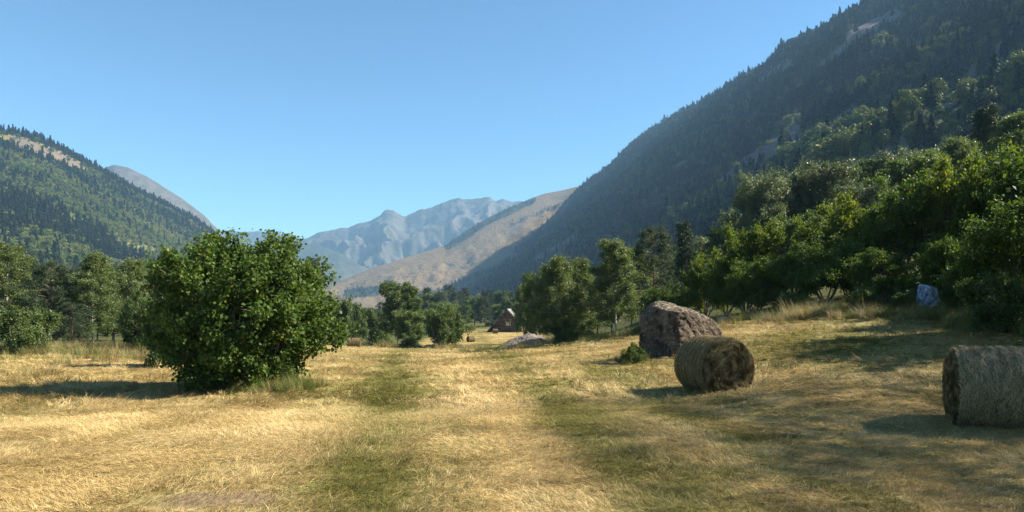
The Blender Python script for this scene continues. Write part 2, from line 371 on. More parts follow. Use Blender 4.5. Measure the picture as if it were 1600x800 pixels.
def mountain(name, ridge, foot, mat, label, amp=20., nscale=200., prof=1.0, NP=240, NS=90, seed=1, spur=.0, rockf=None, vegf=None, zf=None, rn=0.0):
    rp = np.array(ridge, float); fp = np.array(foot, float)
    px = np.linspace(rp[0, 0], rp[-1, 0], NP)
    py = np.interp(px, rp[:, 0], rp[:, 1]); Yr = np.interp(px, rp[:, 0], rp[:, 2]); Yf = np.interp(px, fp[:, 0], fp[:, 1])
    k = 5; pad = lambda q: np.convolve(np.pad(q, k, 'edge'), np.ones(2*k+1)/(2*k+1), 'valid')
    Yr = pad(Yr); Yf = pad(Yf)
    u = (px-800)/F
    Zr = CZ-(py-HOR)/F*Yr
    Zf = gz(u*Yf, Yf)-3 if zf is None else np.full(NP, zf)
    s = np.linspace(0, 1, NS); sb = np.linspace(0, 1, 14)[1:]
    S, U = np.meshgrid(s, u, indexing='ij'); P = np.meshgrid(s, px, indexing='ij')[1]
    sp = spur*(fbm(P/90, S*1.3+P/400, seed+5, 4)-.5)*np.sin(np.pi*S)**.7
    Y = Yf+(Yr-Yf)*(S+sp*.5)
    er = (Zr-CZ)/Yr; ef = (Zf-CZ)/Yf; gS = np.sin(S*np.pi/2)*(1-prof)+S*prof
    Z = CZ+(ef+(er-ef)*gS)*Y
    X = U*Y
    win = np.clip(np.minimum(S*5, 1), 0, 1)*(.10+.90*np.clip((1-S)*2.2, 0, 1))
    ridged = 1-np.abs(2*fbm(X/nscale, Y/nscale, seed, 5, .55)-1)*2
    Z = Z+amp*(ridged-.55)*win + rn*(fbm(P/9, P*0, seed+3, 3)-.5)*S**8
    lim = CZ+(er-(er-ef)*(1-gS)*.35)*Y; Z = np.where(S < 1, np.minimum(Z, lim-.25*np.abs(Z-lim)*(Z > lim)), Z)
    Xb = X[-1]+0*sb[:, None]; Yb = Y[-1]+sb[:, None]*(Yr*.55); Xb = u*Yb*(1-.25*sb[:, None])+X[-1]*.25*sb[:, None]
    Zb = Z[-1]*(1-sb[:, None]**1.3)+(-20)*sb[:, None]**1.3
    X = np.vstack([X, Xb]); Y = np.vstack([Y, Yb]); Z = np.vstack([Z, Zb])
    V = np.stack([X, Y, Z], -1); a, b = V.shape[:2]
    i, j = np.meshgrid(np.arange(a-1), np.arange(b-1), indexing='ij')
    Fq = np.stack([i*b+j, i*b+j+1, (i+1)*b+j+1, (i+1)*b+j], -1).reshape(-1, 4)
    PX = X/Y*F+800; PY = HOR-(Z-CZ)/Y*F
    rk = rockf(PX, PY) if rockf else np.zeros_like(PX)
    vg = vegf(PX, PY) if vegf else np.full_like(PX, .5)
    me = new_mesh(name, V.reshape(-1, 3), Fq, mat, {'rock': rk.ravel(), 'veg': vg.ravel()}, True)
    o = link(name, me); tag(o, label, None, None, 'structure')
    return V[:NS]
def seg(PX, PY, x0, y0, x1, y1, w):      # 1 along a strip between two points
    dx, dy = x1-x0, y1-y0; L2 = dx*dx+dy*dy
    t = np.clip(((PX-x0)*dx+(PY-y0)*dy)/L2, 0, 1)
    d = np.hypot(PX-x0-t*dx, PY-y0-t*dy); return 1-sstep(w*.5, w*1.3, d)
SCREE_R = [(a_, b_, c_, d_, e_*1.7) for a_, b_, c_, d_, e_ in [(1160, 262, 1245, 205, 7), (1175, 268, 1260, 215, 5), (1295, 205, 1338, 172, 7), (1375, 255, 1400, 240, 12), (840, 408, 900, 372, 5), (1130, 285, 1160, 262, 6), (1410, 75, 1445, 40, 3), (1500, 130, 1560, 78, 5), (1545, 84, 1600, 48, 4), (1480, 160, 1520, 130, 7), (1060, 262, 1100, 240, 4), (1190, 130, 1230, 100, 6), (1330, 60, 1400, 25, 8), (1290, 100, 1330, 70, 5)]]
def rock_r(X, Y):
    r = np.zeros_like(X)
    for q in SCREE_R: r = np.maximum(r, seg(X, Y, *q))
    return np.clip(r*.9+.55*(fbm(X/60, (Y+.6*X)/22, 71, 4)-.45)*(Y < 250), 0, 1)
def rock_l(X, Y):
    r = np.zeros_like(X)
    for q in [(35, 222, 70, 240, 12), (75, 232, 118, 262, 10), (20, 214, 50, 222, 5), (275, 322, 330, 358, 9), (300, 345, 325, 362, 8), (120, 255, 130, 268, 4)]: r = np.maximum(r, seg(X, Y, *q))
    return r*(.1+1.5*fbm(X/7, Y/5, 19, 3))
def dry_l(X, Y): return np.maximum(seg(X, Y, 10, 215, 130, 262, 13), .6*seg(X, Y, 150, 300, 215, 330, 6))
RIDGE_R = [(560, 476, 3000), (620, 462, 2900), (655, 452, 2800), (700, 433, 2700), (750, 413, 2550), (800, 386, 2400), (830, 368, 2300), (860, 345, 2200), (900, 302, 2050), (920, 282, 2000), (950, 260, 1900), (1000, 217, 1700), (1050, 184, 1550), (1100, 160, 1400), (1150, 130, 1280), (1200, 100, 1150), (1210, 88, 1140), (1240, 70, 1080), (1280, 52, 1020), (1320, 27, 970), (1350, 10, 940), (1380, -4, 920), (1600, -95, 780), (1750, -120, 680), (1950, -60, 600), (2400, 40, 500), (3200, 150, 420)]
RIDGE_R = [(a_, b_, c_*1.32) for a_, b_, c_ in RIDGE_R]
FOOT_R = [(560, 2400), (650, 1900), (700, 1500), (760, 1150), (800, 950), (900, 600), (1000, 380), (1100, 280), (1200, 215), (1400, 150), (1600, 112), (1900, 85), (2400, 60), (3200, 50)]
VR = mountain('mountain', RIDGE_R, FOOT_R, M['hill_r'], 'steep dark forested mountainside rising on the right', 75, 260, .35, 420, 140, 5, .08, rock_r, lambda X, Y: .75+0*X)
RIDGE_L = [(-1500, 60, 800), (-900, 80, 900), (-400, 130, 1050), (-150, 175, 1200), (0, 205, 1300), (40, 210, 1320), (70, 222, 1350), (100, 235, 1400), (150, 264, 1480), (200, 292, 1550), (260, 322, 1650), (300, 342, 1720), (335, 366, 1800), (360, 392, 1850), (400, 425, 1900), (480, 470, 2000)]
FOOT_L = [(-1500, 150), (-900, 180), (-400, 240), (0, 330), (200, 480), (335, 800), (480, 1600)]
VL = mountain('mountain', RIDGE_L, FOOT_L, M['hill_l'], 'green wooded mountain with a rocky top on the left', 24, 180, .8, 300, 110, 9, .10, rock_l, lambda X, Y: .62-.9*dry_l(X, Y))
mountain('mountain', [(60, 292, 3300), (120, 275, 3300), (160, 264, 3300), (178, 258, 3300), (200, 261, 3300), (230, 274, 3300), (260, 294, 3300), (285, 310, 3300), (320, 337, 3250), (350, 368, 3200), (400, 400, 3100), (470, 440, 3000)],
         [(60, 2300), (470, 2500)], M['hill_f'], 'bare grey rocky peak showing behind the left mountain', 70, 350, .8, 160, 60, 13, .1, lambda X, Y: .45+0*X, lambda X, Y: .3+0*X)
def veg_b(X, Y):
    v = .10+.0*X
    v = np.maximum(v, seg(X, Y, 700, 384, 760, 345, 7)); v = np.maximum(v, seg(X, Y, 745, 352, 830, 314, 7))
    v = np.maximum(v, .85*seg(X, Y, 545, 458, 590, 455, 9)); v = np.maximum(v, .8*seg(X, Y, 600, 447, 640, 452, 6)); v = np.maximum(v, .62*seg(X, Y, 800, 350, 880, 318, 4))
    return v
VB = mountain('mountain', [(440, 462, 2500), (500, 446, 2600), (540, 436, 2650), (580, 420, 2700), (620, 407, 2750), (660, 394, 2850), (695, 384, 2900), (710, 374, 2950), (730, 360, 3000), (760, 342, 3050), (790, 326, 3100), (820, 314, 3150), (850, 303, 3200), (880, 296, 3200), (910, 290, 3200), (960, 282, 3200), (1050, 270, 3200)],
         [(440, 1900), (600, 2000), (1050, 2300)], M['hill_b'], 'bare brown hill with dry pasture beyond the valley', 34, 260, .85, 240, 90, 17, .08, lambda X, Y: .12+.25*(fbm(X/30, Y/12, 4, 3)), veg_b)
def rockfar(X, Y): return .35+.5*(fbm(X/26, (Y+.7*X)/14, 8, 4)-.4)
mountain('mountain', [(380, 392, 5200), (420, 384, 5200), (470, 376, 5200), (495, 364, 5200), (520, 359, 5200), (545, 359, 5200), (560, 352, 5200), (580, 348, 5200), (595, 336, 5200), (602, 330, 5200), (614, 329, 5200), (622, 335, 5200), (634, 340, 5200), (655, 328, 5200), (680, 318, 5200), (695, 315, 5200), (705, 309, 5200), (716, 307, 5200), (730, 312, 5200), (742, 313, 5200), (756, 311, 5200), (765, 310, 5200), (775, 317, 5200), (787, 312, 5200), (805, 314, 5200), (850, 312, 5200), (960, 300, 5200), (1150, 290, 5200)],
         [(380, 3900), (1150, 3900)], M['hill_f'], 'blue hazy mountain range on the skyline', 330, 620, .9, 380, 110, 23, .16, rockfar, lambda X, Y: .42+0*X, rn=25)
mountain('mountain', [(200, 372, 6000), (335, 358, 6000), (360, 362, 6000), (400, 361, 6000), (440, 366, 6000), (470, 373, 6000), (520, 380, 6000), (600, 385, 6000), (700, 390, 6000)],
         [(200, 5500), (700, 5500)], M['hill_f'], 'faint low ridge at the head of the valley', 60, 500, .9, 120, 40, 29, .1, None, None, rn=20)
mountain('mountain', [(430, 372, 4300), (475, 379, 4300), (500, 383, 4250), (530, 394, 4200), (550, 408, 4150), (575, 420, 4100), (620, 440, 4000)],
         [(430, 3300), (620, 3400)], M['hill_f'], 'low spur running down below the hazy range', 60, 400, .9, 100, 50, 37, .1, lambda X, Y: .2+0*X, lambda X, Y: .6+0*X)

# ------------------------------------------------------------------ scattering (ground cover and far woods)
def source_collection(name, meshes):
    c = bpy.data.collections.new(name)
    for k, me in enumerate(meshes):
        o = bpy.data.objects.new('%s_%02d' % (name, k), me); c.objects.link(o)
    return c
def scatter(name, P, rot, scl, idx, tone, coll, label):
    n = len(P); me = bpy.data.meshes.new(name); me.vertices.add(n); me.vertices.foreach_set('co', np.asarray(P, np.float32).ravel())
    def A(nm, typ, key, d):
        a_ = me.attributes.new(nm, typ, 'POINT'); a_.data.foreach_set(key, d)
    A('rot', 'FLOAT_VECTOR', 'vector', np.asarray(rot, np.float32).ravel())
    A('scl', 'FLOAT_VECTOR', 'vector', np.asarray(scl, np.float32).ravel())
    A('dry', 'FLOAT', 'value', np.asarray(.5*fbm(P[:, 0]/1.3+9, P[:, 1]/1.9+3, 91, 4)+.5*fbm((P[:, 0]+.10*P[:, 1])/.45, P[:, 1]/5, 93, 3), np.float32))
    A('pick', 'INT', 'value', np.asarray(idx, np.int32)); A('tone', 'FLOAT', 'value', np.asarray(tone, np.float32))
    g = bpy.data.node_groups.new(name, 'GeometryNodeTree')
    g.interface.new_socket('Geometry', in_out='INPUT', socket_type='NodeSocketGeometry')
    g.interface.new_socket('Geometry', in_out='OUTPUT', socket_type='NodeSocketGeometry')
    N = g.nodes.new; K = g.links.new
    gi = N('NodeGroupInput'); go = N('NodeGroupOutput'); ip = N('GeometryNodeInstanceOnPoints'); ci = N('GeometryNodeCollectionInfo')
    ci.inputs['Collection'].default_value = coll; ci.inputs['Separate Children'].default_value = True; ci.inputs['Reset Children'].default_value = True
    def NA(nm, t):
        a_ = N('GeometryNodeInputNamedAttribute'); a_.data_type = t; a_.inputs[0].default_value = nm; return a_.outputs[0]
    e = N('FunctionNodeEulerToRotation')
    K(gi.outputs[0], ip.inputs['Points']); K(ci.outputs[0], ip.inputs['Instance']); ip.inputs['Pick Instance'].default_value = True
    K(NA('pick', 'INT'), ip.inputs['Instance Index']); K(NA('rot', 'FLOAT_VECTOR'), e.inputs[0]); K(e.outputs[0], ip.inputs['Rotation'])
    K(NA('scl', 'FLOAT_VECTOR'), ip.inputs['Scale']); K(ip.outputs[0], go.inputs[0])
    o = link(name, me); md = o.modifiers.new('scatter', 'NODES'); md.node_group = g
    tag(o, label, None, None, 'stuff')
    return o

# grass patches
def grass_patch(seed, n, size, L, W, lean, kind_p=None, mat='blade', spread=1.0, stalk=0.0, tuft=0):
    r = np.random.default_rng(seed)
    if tuft:
        cs = r.uniform(-size/2, size/2, (tuft, 2)); k = r.integers(0, tuft, n); base = cs[k]+r.normal(0, size*.035, (n, 2))
        kd = np.clip(r.random(tuft)[k]*.6+r.random(n)*.4, 0, 1); az0 = r.normal(0, .55, tuft)[k]+r.normal(0, .55, n)
    else:
        base = r.uniform(-size/2, size/2, (n, 2)); kd = r.random(n); az0 = r.uniform(0, 2*np.pi, n)
    l = L*(.4+r.random(n)**1.5*1.1); ww = W*(.6+.8*r.random(n))
    tilt = np.clip(r.normal(lean, .35, n), .05, 1.5)
    d = np.stack([np.cos(az0)*np.sin(tilt), np.sin(az0)*np.sin(tilt), np.cos(tilt)], -1)
    hor = np.stack([np.cos(az0), np.sin(az0), 0*az0], -1)
    side = np.stack([-np.sin(az0), np.cos(az0), 0*az0], -1)
    tw = r.normal(0, .6, n)[:, None]; side = norm(side+tw*np.array([0, 0, 1.]))
    b0 = np.stack([base[:, 0], base[:, 1], np.full(n, -.015)], -1)
    p1 = b0+d*l[:, None]*.5; d2 = norm(d+hor*.35-np.array([0, 0, .30])); p2 = p1+d2*l[:, None]*.5
    p1[:, 2] = np.maximum(p1[:, 2], .004); p2[:, 2] = np.maximum(p2[:, 2], .002)
    W_ = ww[:, None]*.5
    V = np.stack([b0-side*W_, b0+side*W_, p1+side*W_, p1-side*W_, p2+side*W_*.25, p2-side*W_*.25], 1)
    k0 = np.arange(n)[:, None]*6
    q = np.concatenate([k0+np.array([0, 1, 2, 3]), k0+np.array([3, 2, 4, 5])])
    lr = r.random(n)
    return new_mesh('grass_patch', V.reshape(-1, 3), q, M[mat], {'lr': np.repeat(lr, 6), 'kd': np.repeat(kd, 6)})
rng = np.random.default_rng(12)
c_near = source_collection('near_grass', [grass_patch(100+k, 440, .55, .075, .003, 1.1, tuft=28) for k in range(6)]
                           + [grass_patch(130+k, 170, .55, .15, .0032, 1.45) for k in range(3)]
                           + [grass_patch(140+k, 90, .35, .11, .0035, .75, tuft=4) for k in range(3)])
c_mid = source_collection('mid_grass', [grass_patch(200+k, 460, 1.15, .085, .006, 1.15, tuft=40) for k in range(5)] + [grass_patch(230+k, 150, .9, .19, .008, .7, tuft=7) for k in range(3)])
c_far = source_collection('far_grass', [grass_patch(300+k, 360, 3.4, .13, .018, 1.15, tuft=60) for k in range(5)])
c_tall = source_collection('tall_grass', [grass_patch(400+k, 200, .8, .55, .009, .35, mat='tall', tuft=12) for k in range(4)]
                           + [grass_patch(420+k, 160, .8, .85, .007, .22, mat='tall', tuft=9) for k in range(3)])
def wedge(n, y0, y1, um=.83):            # points spread evenly over the ground the picture shows
    y = np.sqrt(rng.uniform(y0*y0, y1*y1, n)); u = rng.uniform(-um, um, n); return u*y, y
OBST = []                                # (x, y, r) spots kept clear of grass
def field(name, n, y0, y1, coll, picks, s0, s1, label, um=.83, edge=True, hs=None):
    x, y = wedge(n, y0, y1, um)
    keep = rng.random(n) < inside(x, y)
    ba = bareness(x, y); keep &= rng.random(n) > ba*1.1
    x = x[keep]; y = y[keep]; n = len(x)
    s = rng.uniform(s0, s1, n); hgt = .35+.9*fbm(x/1.1, y/1.6, 77, 3)
    P = np.stack([x, y, gz(x, y)], -1); e = .3
    dx = (gz(x+e, y)-gz(x-e, y))/(2*e); dy = (gz(x, y+e)-gz(x, y-e))/(2*e)
    rot = np.stack([np.arctan(dy), -np.arctan(dx), rng.uniform(0, 6.28, n)], -1)*np.array([1, 1, 1])
    rot[:, :2] = 0; rot[:, 2] = 12*fbm(x/2.2+50, y/2.2+50, 55, 2)+rng.normal(0, .5, n)
    scl = np.stack([s, s, s*hgt], -1)
    scatter(name, P, rot, scl, rng.choice(picks, n), greenness(x, y), coll, label)
field('meadow_grass', 11000, 4.3, 15.5, c_near, [0, 1, 2, 3, 4, 5, 0, 1, 2, 3, 4, 5, 6, 7, 8, 9, 10, 11], .8, 1.25, 'short dry mown grass in the foreground of the meadow')
field('meadow_grass', 14000, 14, 45, c_mid, [0, 1, 2, 3, 4, 0, 1, 2, 3, 4, 5, 6, 7], .8, 1.3, 'dry mown grass in the middle of the meadow')
field('meadow_grass', 9000, 42, 215, c_far, [0, 1, 2, 3, 4], .8, 1.3, 'pale mown grass at the far end of the meadow', .3)
field('meadow_grass', 1500, 42, 100, c_far, [0, 1, 2, 3, 4], .8, 1.3, 'pale mown grass behind the big bush', .7)
lx = []; ly = []
for (cx_, cy_, sx_, sy_, n_) in ((4.55, 14.9, .75, .6, 130), (7.7, 10.3, 1.0, .55, 170)):
    lx.append(cx_+rng.normal(0, sx_, n_)); ly.append(cy_+rng.normal(0, sy_, n_))
lx = np.concatenate(lx); ly = np.concatenate(ly); ls = rng.uniform(.5, 1.0, len(lx))
scatter('loose_hay', np.stack([lx, ly, gz(lx, ly)+.012], -1), np.stack([rng.normal(0, .12, len(lx)), rng.normal(0, .12, len(lx)), rng.uniform(0, 6.28, len(lx))], -1), np.stack([ls, ls, ls], -1), rng.integers(6, 9, len(lx)), 0*lx+.05, c_near, 'loose hay shed on the ground round the two near bales')
def band(cx, cy, rx, ry, n, hs=1.0, tone=.5, jit=.3, picks=(0, 1, 2, 3, 4, 5, 6)):
    x = cx+rng.normal(0, rx, n); y = cy+rng.normal(0, ry, n)
    return x, y, hs*rng.uniform(.6, 1.2, n), np.clip(tone+rng.normal(0, jit, n), 0, 1), rng.choice(picks, n)
T = []
def pband(px, Y, wpx, ry, n, hs, tone, **k): x, y, z = at(px, Y); T.append(band(x, y, wpx/F*Y, ry, n, hs, tone, **k))
for px in range(-60, 240, 30): pband(px, 35.5+.01*px, 18, 1.1, 50, .62, .7)
for px in range(60, 230, 34): pband(px, 38.5, 18, .7, 40, .75, .25)
pband(1270, 29.5, 20, .6, 44, .62, .15); pband(1235, 30, 22, .6, 30, .7, .4); pband(1345, 28.0, 26, .7, 44, .55, .65); pband(1410, 27.0, 26, .7, 44, .5, .7)
pband(1180, 33.5, 30, .8, 40, .6, .6); pband(1480, 25.5, 30, .8, 50, .6, .7); pband(1560, 22.5, 30, .8, 50, .6, .75); pband(1120, 36, 26, .8, 50, .6, .55)
pband(455, 17.2, 20, .35, 40, .5, .9); pband(400, 16.9, 26, .25, 40, .38, .85); pband(430, 16.9, 36, .4, 50, .35, .8); pband(345, 17.4, 30, .5, 40, .45, .7)
pband(875, 61, 10, 1.2, 46, 1.5, .35); pband(780, 58, 26, .6, 60, .8, .75); pband(850, 57, 22, .5, 50, .8, .8); pband(720, 74, 22, 1.5, 40, .9, .3)
pband(930, 46, 30, 1.2, 90, .8, .75); pband(985, 43, 20, 1.0, 60, .7, .7); pband(1022, 23, 24, .35, 45, .45, .85); pband(990, 22.0, 10, .3, 22, .5, .8)
pband(560, 92, 60, 2, 60, 1.0, .6); pband(640, 84, 22, 1.5, 60, 1.0, .5); pband(690, 78, 24, 1.2, 50, .8, .7)
pband(1310, 30, 30, 1.0, 60, .7, .6); pband(1085, 22.2, 18, .25, 26, .35, .7); pband(270, 30, 40, 2.0, 80, .8, .6)
tx = np.concatenate([q[0] for q in T]); ty = np.concatenate([q[1] for q in T]); ts = np.concatenate([q[2] for q in T]); tt = np.concatenate([q[3] for q in T]); tp = np.concatenate([q[4] for q in T])
scatter('tall_grass', np.stack([tx, ty, gz(tx, ty)], -1), np.stack([0*tx, 0*tx, rng.uniform(0, 6.28, len(tx))], -1), np.stack([ts, ts, ts], -1), tp, tt, c_tall, 'tall dry and green grass along the wood edge and round the rocks')

# ------------------------------------------------------------------ trees
def crown_points(r, H, Rr, z0, shape, nl, ntw, trunk_top, tr, droop, up, mb, lumps=1.0, thin=1.0, stems=1):
    """limbs and twigs; returns twig points where leaves grow"""
    tips = []; dirs = []
    stemP = []
    for s_ in range(stems):
        if stems == 1: az = r.uniform(0, 6.28); lean = r.uniform(0, .05)
        else: az = s_*2*np.pi/stems+r.uniform(-.4, .4); lean = r.uniform(.15, .75)
        t = np.linspace(0, 1, 9)[:, None]
        top = np.array([np.cos(az)*lean*Rr*.9, np.sin(az)*lean*Rr*.9, trunk_top*H*r.uniform(.85, 1.0)*(1 if stems == 1 else 1-.35*lean)])
        b0 = np.array([np.cos(az), np.sin(az), 0])*(0 if stems == 1 else .12)
        P = b0+(top-b0)*t+np.array([np.cos(az), np.sin(az), 0])*Rr*.12*np.sin(t*np.pi)*(stems > 1)
        wob = np.cumsum(r.normal(0, .012*H, (9, 3)), 0)*np.array([1, 1, 0]); P = P+wob*t
        P[0, 2] = -.25
        tube(mb, P, tr*(1-.85*t[:, 0])*(1 if stems == 1 else .6)+.008, 7)
        stemP.append(P)
    for k in range(nl):
        P = stemP[k % stems]; f = z0+(1-z0)*((k+.5)/nl)**.9 if stems == 1 else r.uniform(.25, 1)
        i = min(f*8, 7.99); i0 = int(i); st = P[i0]+(P[i0+1]-P[i0])*(i-i0)
        az = k*2.399+r.uniform(-.5, .5)
        hz = st[2]/H if stems == 1 else z0+(1-z0)*((k*.7548777+.3) % 1)**1.05
        rad = shape(np.clip(hz, 0, 1))*Rr*(r.uniform(.52, 1.0)+.20*(r.random() < .13))*lumps
        ez = st[2]+up*rad*r.uniform(.4, 1.1) if stems == 1 else hz*H*r.uniform(.92, 1.0)
        end = np.array([P[-1][0]*0+np.cos(az)*rad, np.sin(az)*rad, min(ez, H)])
        if stems == 1: end[:2] += st[:2]
        m = 7; t = np.linspace(0, 1, m)[:, None]
        L = st+(end-st)*t; L[:, 2] += np.sin(t[:, 0]*np.pi)*rad*.10*(1 if up > 0 else -.3)
        L += r.normal(0, .02*Rr, (m, 3))*t
        tube(mb, L, (tr*.28*thin)*(1-t[:, 0])**.8+.006, 5)
        nt_ = ntw
        tt = r.uniform(.28, 1.0, nt_)**.8; ii = tt*(m-1); i0 = np.minimum(ii.astype(int), m-2); fr = (ii-i0)[:, None]
        S = L[i0]*(1-fr)+L[i0+1]*fr
        d = norm(end-st)*.55+r.normal(0, .75, (nt_, 3)); d[:, 2] += .25-droop*.8; d = norm(d)
        tl = Rr*r.uniform(.10, .30, nt_)*(1.15-.5*tt)
        for q in range(nt_):
            a = S[q]; b_ = a+d[q]*tl[q]; b_[2] -= droop*tl[q]*.5
            if q % 2 == 0: tube(mb, np.array([a, (a+b_)/2+[0, 0, .03*tl[q]], b_]), [.008, .006, .003], 3)
            tips.append((a, b_))
    return tips
def make_tree(seed, H, Rr, kind, nl, ntw, nleaf, leaf, matl, bark, z0=.25, trunk_top=.92, tr=.12, droop=0., up=.35, shape=None, stems=1, sig=.10, aspect=.55, updir=.35, lumps=1.0):
    r = np.random.default_rng(seed); wood_ = MB()
    if shape is None: shape = lambda h: np.sqrt(np.clip(1-((h-.55)/.5)**2, .08, 1))
    tips = crown_points(r, H, Rr, z0, shape, nl, ntw, trunk_top, tr, droop, up, wood_, lumps, 1.0, stems)
    A = np.array([q[0] for q in tips]); B = np.array([q[1] for q in tips]); nT = len(tips)
    k = r.integers(0, nT, nleaf); f = r.random(nleaf)**.7
    C = A[k]+(B-A)[k]*f[:, None]+r.normal(0, Rr*sig, (nleaf, 3))*np.array([1, 1, .8])*(.4+.6*f[:, None])
    if droop: C[:, 2] -= np.abs(r.normal(0, 1, nleaf))*Rr*droop*.22
    C[:, 2] = np.clip(C[:, 2], .05, H*1.02)
    cl = r.random(nT)
    lr = np.clip(.55*r.random(nleaf)+.45*cl[k]+.0, 0, 1)
    lr = np.where(r.random(nleaf) < .012, 1.0, lr*.94)
    mb = MB()
    if kind == 'leaf':
        D = r.normal(0, 1, (nleaf, 3)); D[:, 2] -= .5+droop*1.5; Nn = r.normal(0, .75, (nleaf, 3)); Nn[:, 2] += updir+.3
        L = leaf*r.uniform(.6, 1.3, nleaf); leafquads(mb, C, D, Nn, L, L*aspect*r.uniform(.8, 1.2, nleaf), lr)
    else:                                  # needle tufts
        ax = norm((B-A)[k]+r.normal(0, .35, (nleaf, 3))+np.array([0, 0, .4]))
        D = norm(ax*1.1+r.normal(0, .6, (nleaf, 3))); Nn = r.normal(0, 1, (nleaf, 3))
        L = leaf*r.uniform(.6, 1.2, nleaf); leafquads(mb, C, D, Nn, L, L*.22, lr, .02)
    return {'crown': mb.mesh('crown', M[matl]), 'trunk': wood_.mesh('trunk', M[bark], True), 'H': H, 'R': Rr}
sh_round = lambda h: np.sqrt(np.clip(1-((h-.52)/.52)**2, .05, 1))
sh_bush = lambda h: np.sqrt(np.clip(1-((h-.50)/.56)**2, .15, 1))
sh_birch = lambda h: np.interp(h, [0, .15, .35, .55, .75, .9, 1], [.35, .75, 1.0, .88, .56, .26, .08])
sh_cone = lambda h: np.clip(1.08-h, .06, 1)**.8
sh_pine = lambda h: np.clip(np.sqrt(np.clip(1-((h-.5)/.56)**2, .05, 1))*(1.15-.35*h), .1, 1)
P_ = {}
P_['hazel'] = [make_tree(31+k, 7.0, 3.6, 'leaf', 46, 26, 30000, .15, 'hazel', 'bark', .15, .75, .13, .1, .3, sh_bush, stems=6, sig=.055, aspect=.8) for k in range(2)]
P_['hazel_sun'] = [make_tree(41+k, 6.0, 3.4, 'leaf', 44, 24, 26000, .15, 'hazel_sun', 'bark', .15, .75, .12, .1, .3, sh_bush, stems=6, sig=.06, aspect=.8) for k in range(2)]
P_['birch'] = [make_tree(51+k, 10.0, 2.5, 'leaf', 84, 20, 40000, .125, 'birch', 'bark_birch', .17, .99, .085, .40, .40, sh_birch, sig=.068, aspect=.65) for k in range(3)]
P_['sparse'] = [make_tree(151+k, 10.0, 2.9, 'leaf', 50, 22, 4800, .10, 'birch', 'bark_birch', .2, .97, .05, .30, .45, sh_round, sig=.24, aspect=.65) for k in range(2)]  # unseen shade birch, leaves thinned out to cast a soft half shade
P_['pine'] = [make_tree(61+k, 10.0, 2.9, 'needle', 54, 26, 36000, .20, 'pine', 'bark_pine', .12, .97, .13, 0, .10, sh_pine, sig=.06) for k in range(2)]
P_['willow'] = [make_tree(71+k, 10.0, 4.2, 'leaf', 90, 26, 34000, .22, 'willow', 'bark', .25, .85, .16, .05, .5, sh_round, sig=.055, aspect=.5) for k in range(2)]
P_['oak'] = [make_tree(81+k, 9.0, 3.8, 'leaf', 50, 24, 24000, .22, 'broad', 'bark', .16, .85, .16, .05, .45, sh_round, sig=.06, aspect=.7) for k in range(3)]
P_['shrub'] = [make_tree(91+k, 4.5, 3.2, 'leaf', 40, 22, 20000, .17, 'broad', 'bark', .06, .7, .08, .05, .3, sh_bush, stems=5, sig=.06, aspect=.7) for k in range(3)]
P_['small'] = [make_tree(95+k, 1.2, .8, 'leaf', 20, 14, 3800, .075, 'hazel', 'bark', .05, .8, .025, .05, .3, sh_bush, stems=5, sig=.07, aspect=.6) for k in range(2)]
P_['spruce'] = [make_tree(99+k, 12.0, 2.6, 'needle', 70, 20, 26000, .30, 'pine', 'bark_pine', .06, .99, .13, .12, -.05, sh_cone, sig=.06) for k in range(2)]
def plant(name, kind, var, px, Y, top, wpx, label, cat='tree', group=None, sink=.05, x=None, z=None):
    """set a tree of a kind at column px and depth Y, as tall and wide as asked"""
    p = P_[kind][var % len(P_[kind])]
    gx_, gy_, g0 = at(px, Y) if x is None else (x, Y, float(gz(x, Y)))
    if z is not None: g0 = z
    h = zrow(top, Y)-g0 if top is not None else p['H']
    s = h/p['H']; sx = (wpx/F*Y/2)/(p['R']*.97) if wpx else s
    o = empty(name, (gx_, gy_, g0-sink), random.Random(px*7+Y).uniform(0, 6.28), (sx, sx, s))
    link('trunk', p['trunk'], o); link('crown', p['crown'], o)
    tag(o, label, cat, group); return o

# the big hazel on the left of the meadow
sh_full = lambda h: np.interp(h, [0, .12, .3, .5, .62, .78, .9, 1], [.30, .54, .84, .99, 1.0, .86, .62, .30])
big = make_tree(7, 4.05, 2.62, 'leaf', 170, 24, 105000, .094, 'hazel', 'bark', .03, .8, .075, .05, .35, sh_full, stems=9, sig=.038, aspect=.85, updir=.3)
bx, by, bz = at(384, 17.6)
o = empty('hazel_bush', (bx, by, bz-.05), .4, (.98, .95, 1.0)); link('trunk', big['trunk'], o); link('crown', big['crown'], o)
tag(o, 'big round dark green hazel bush standing alone on the left of the meadow', 'bush')

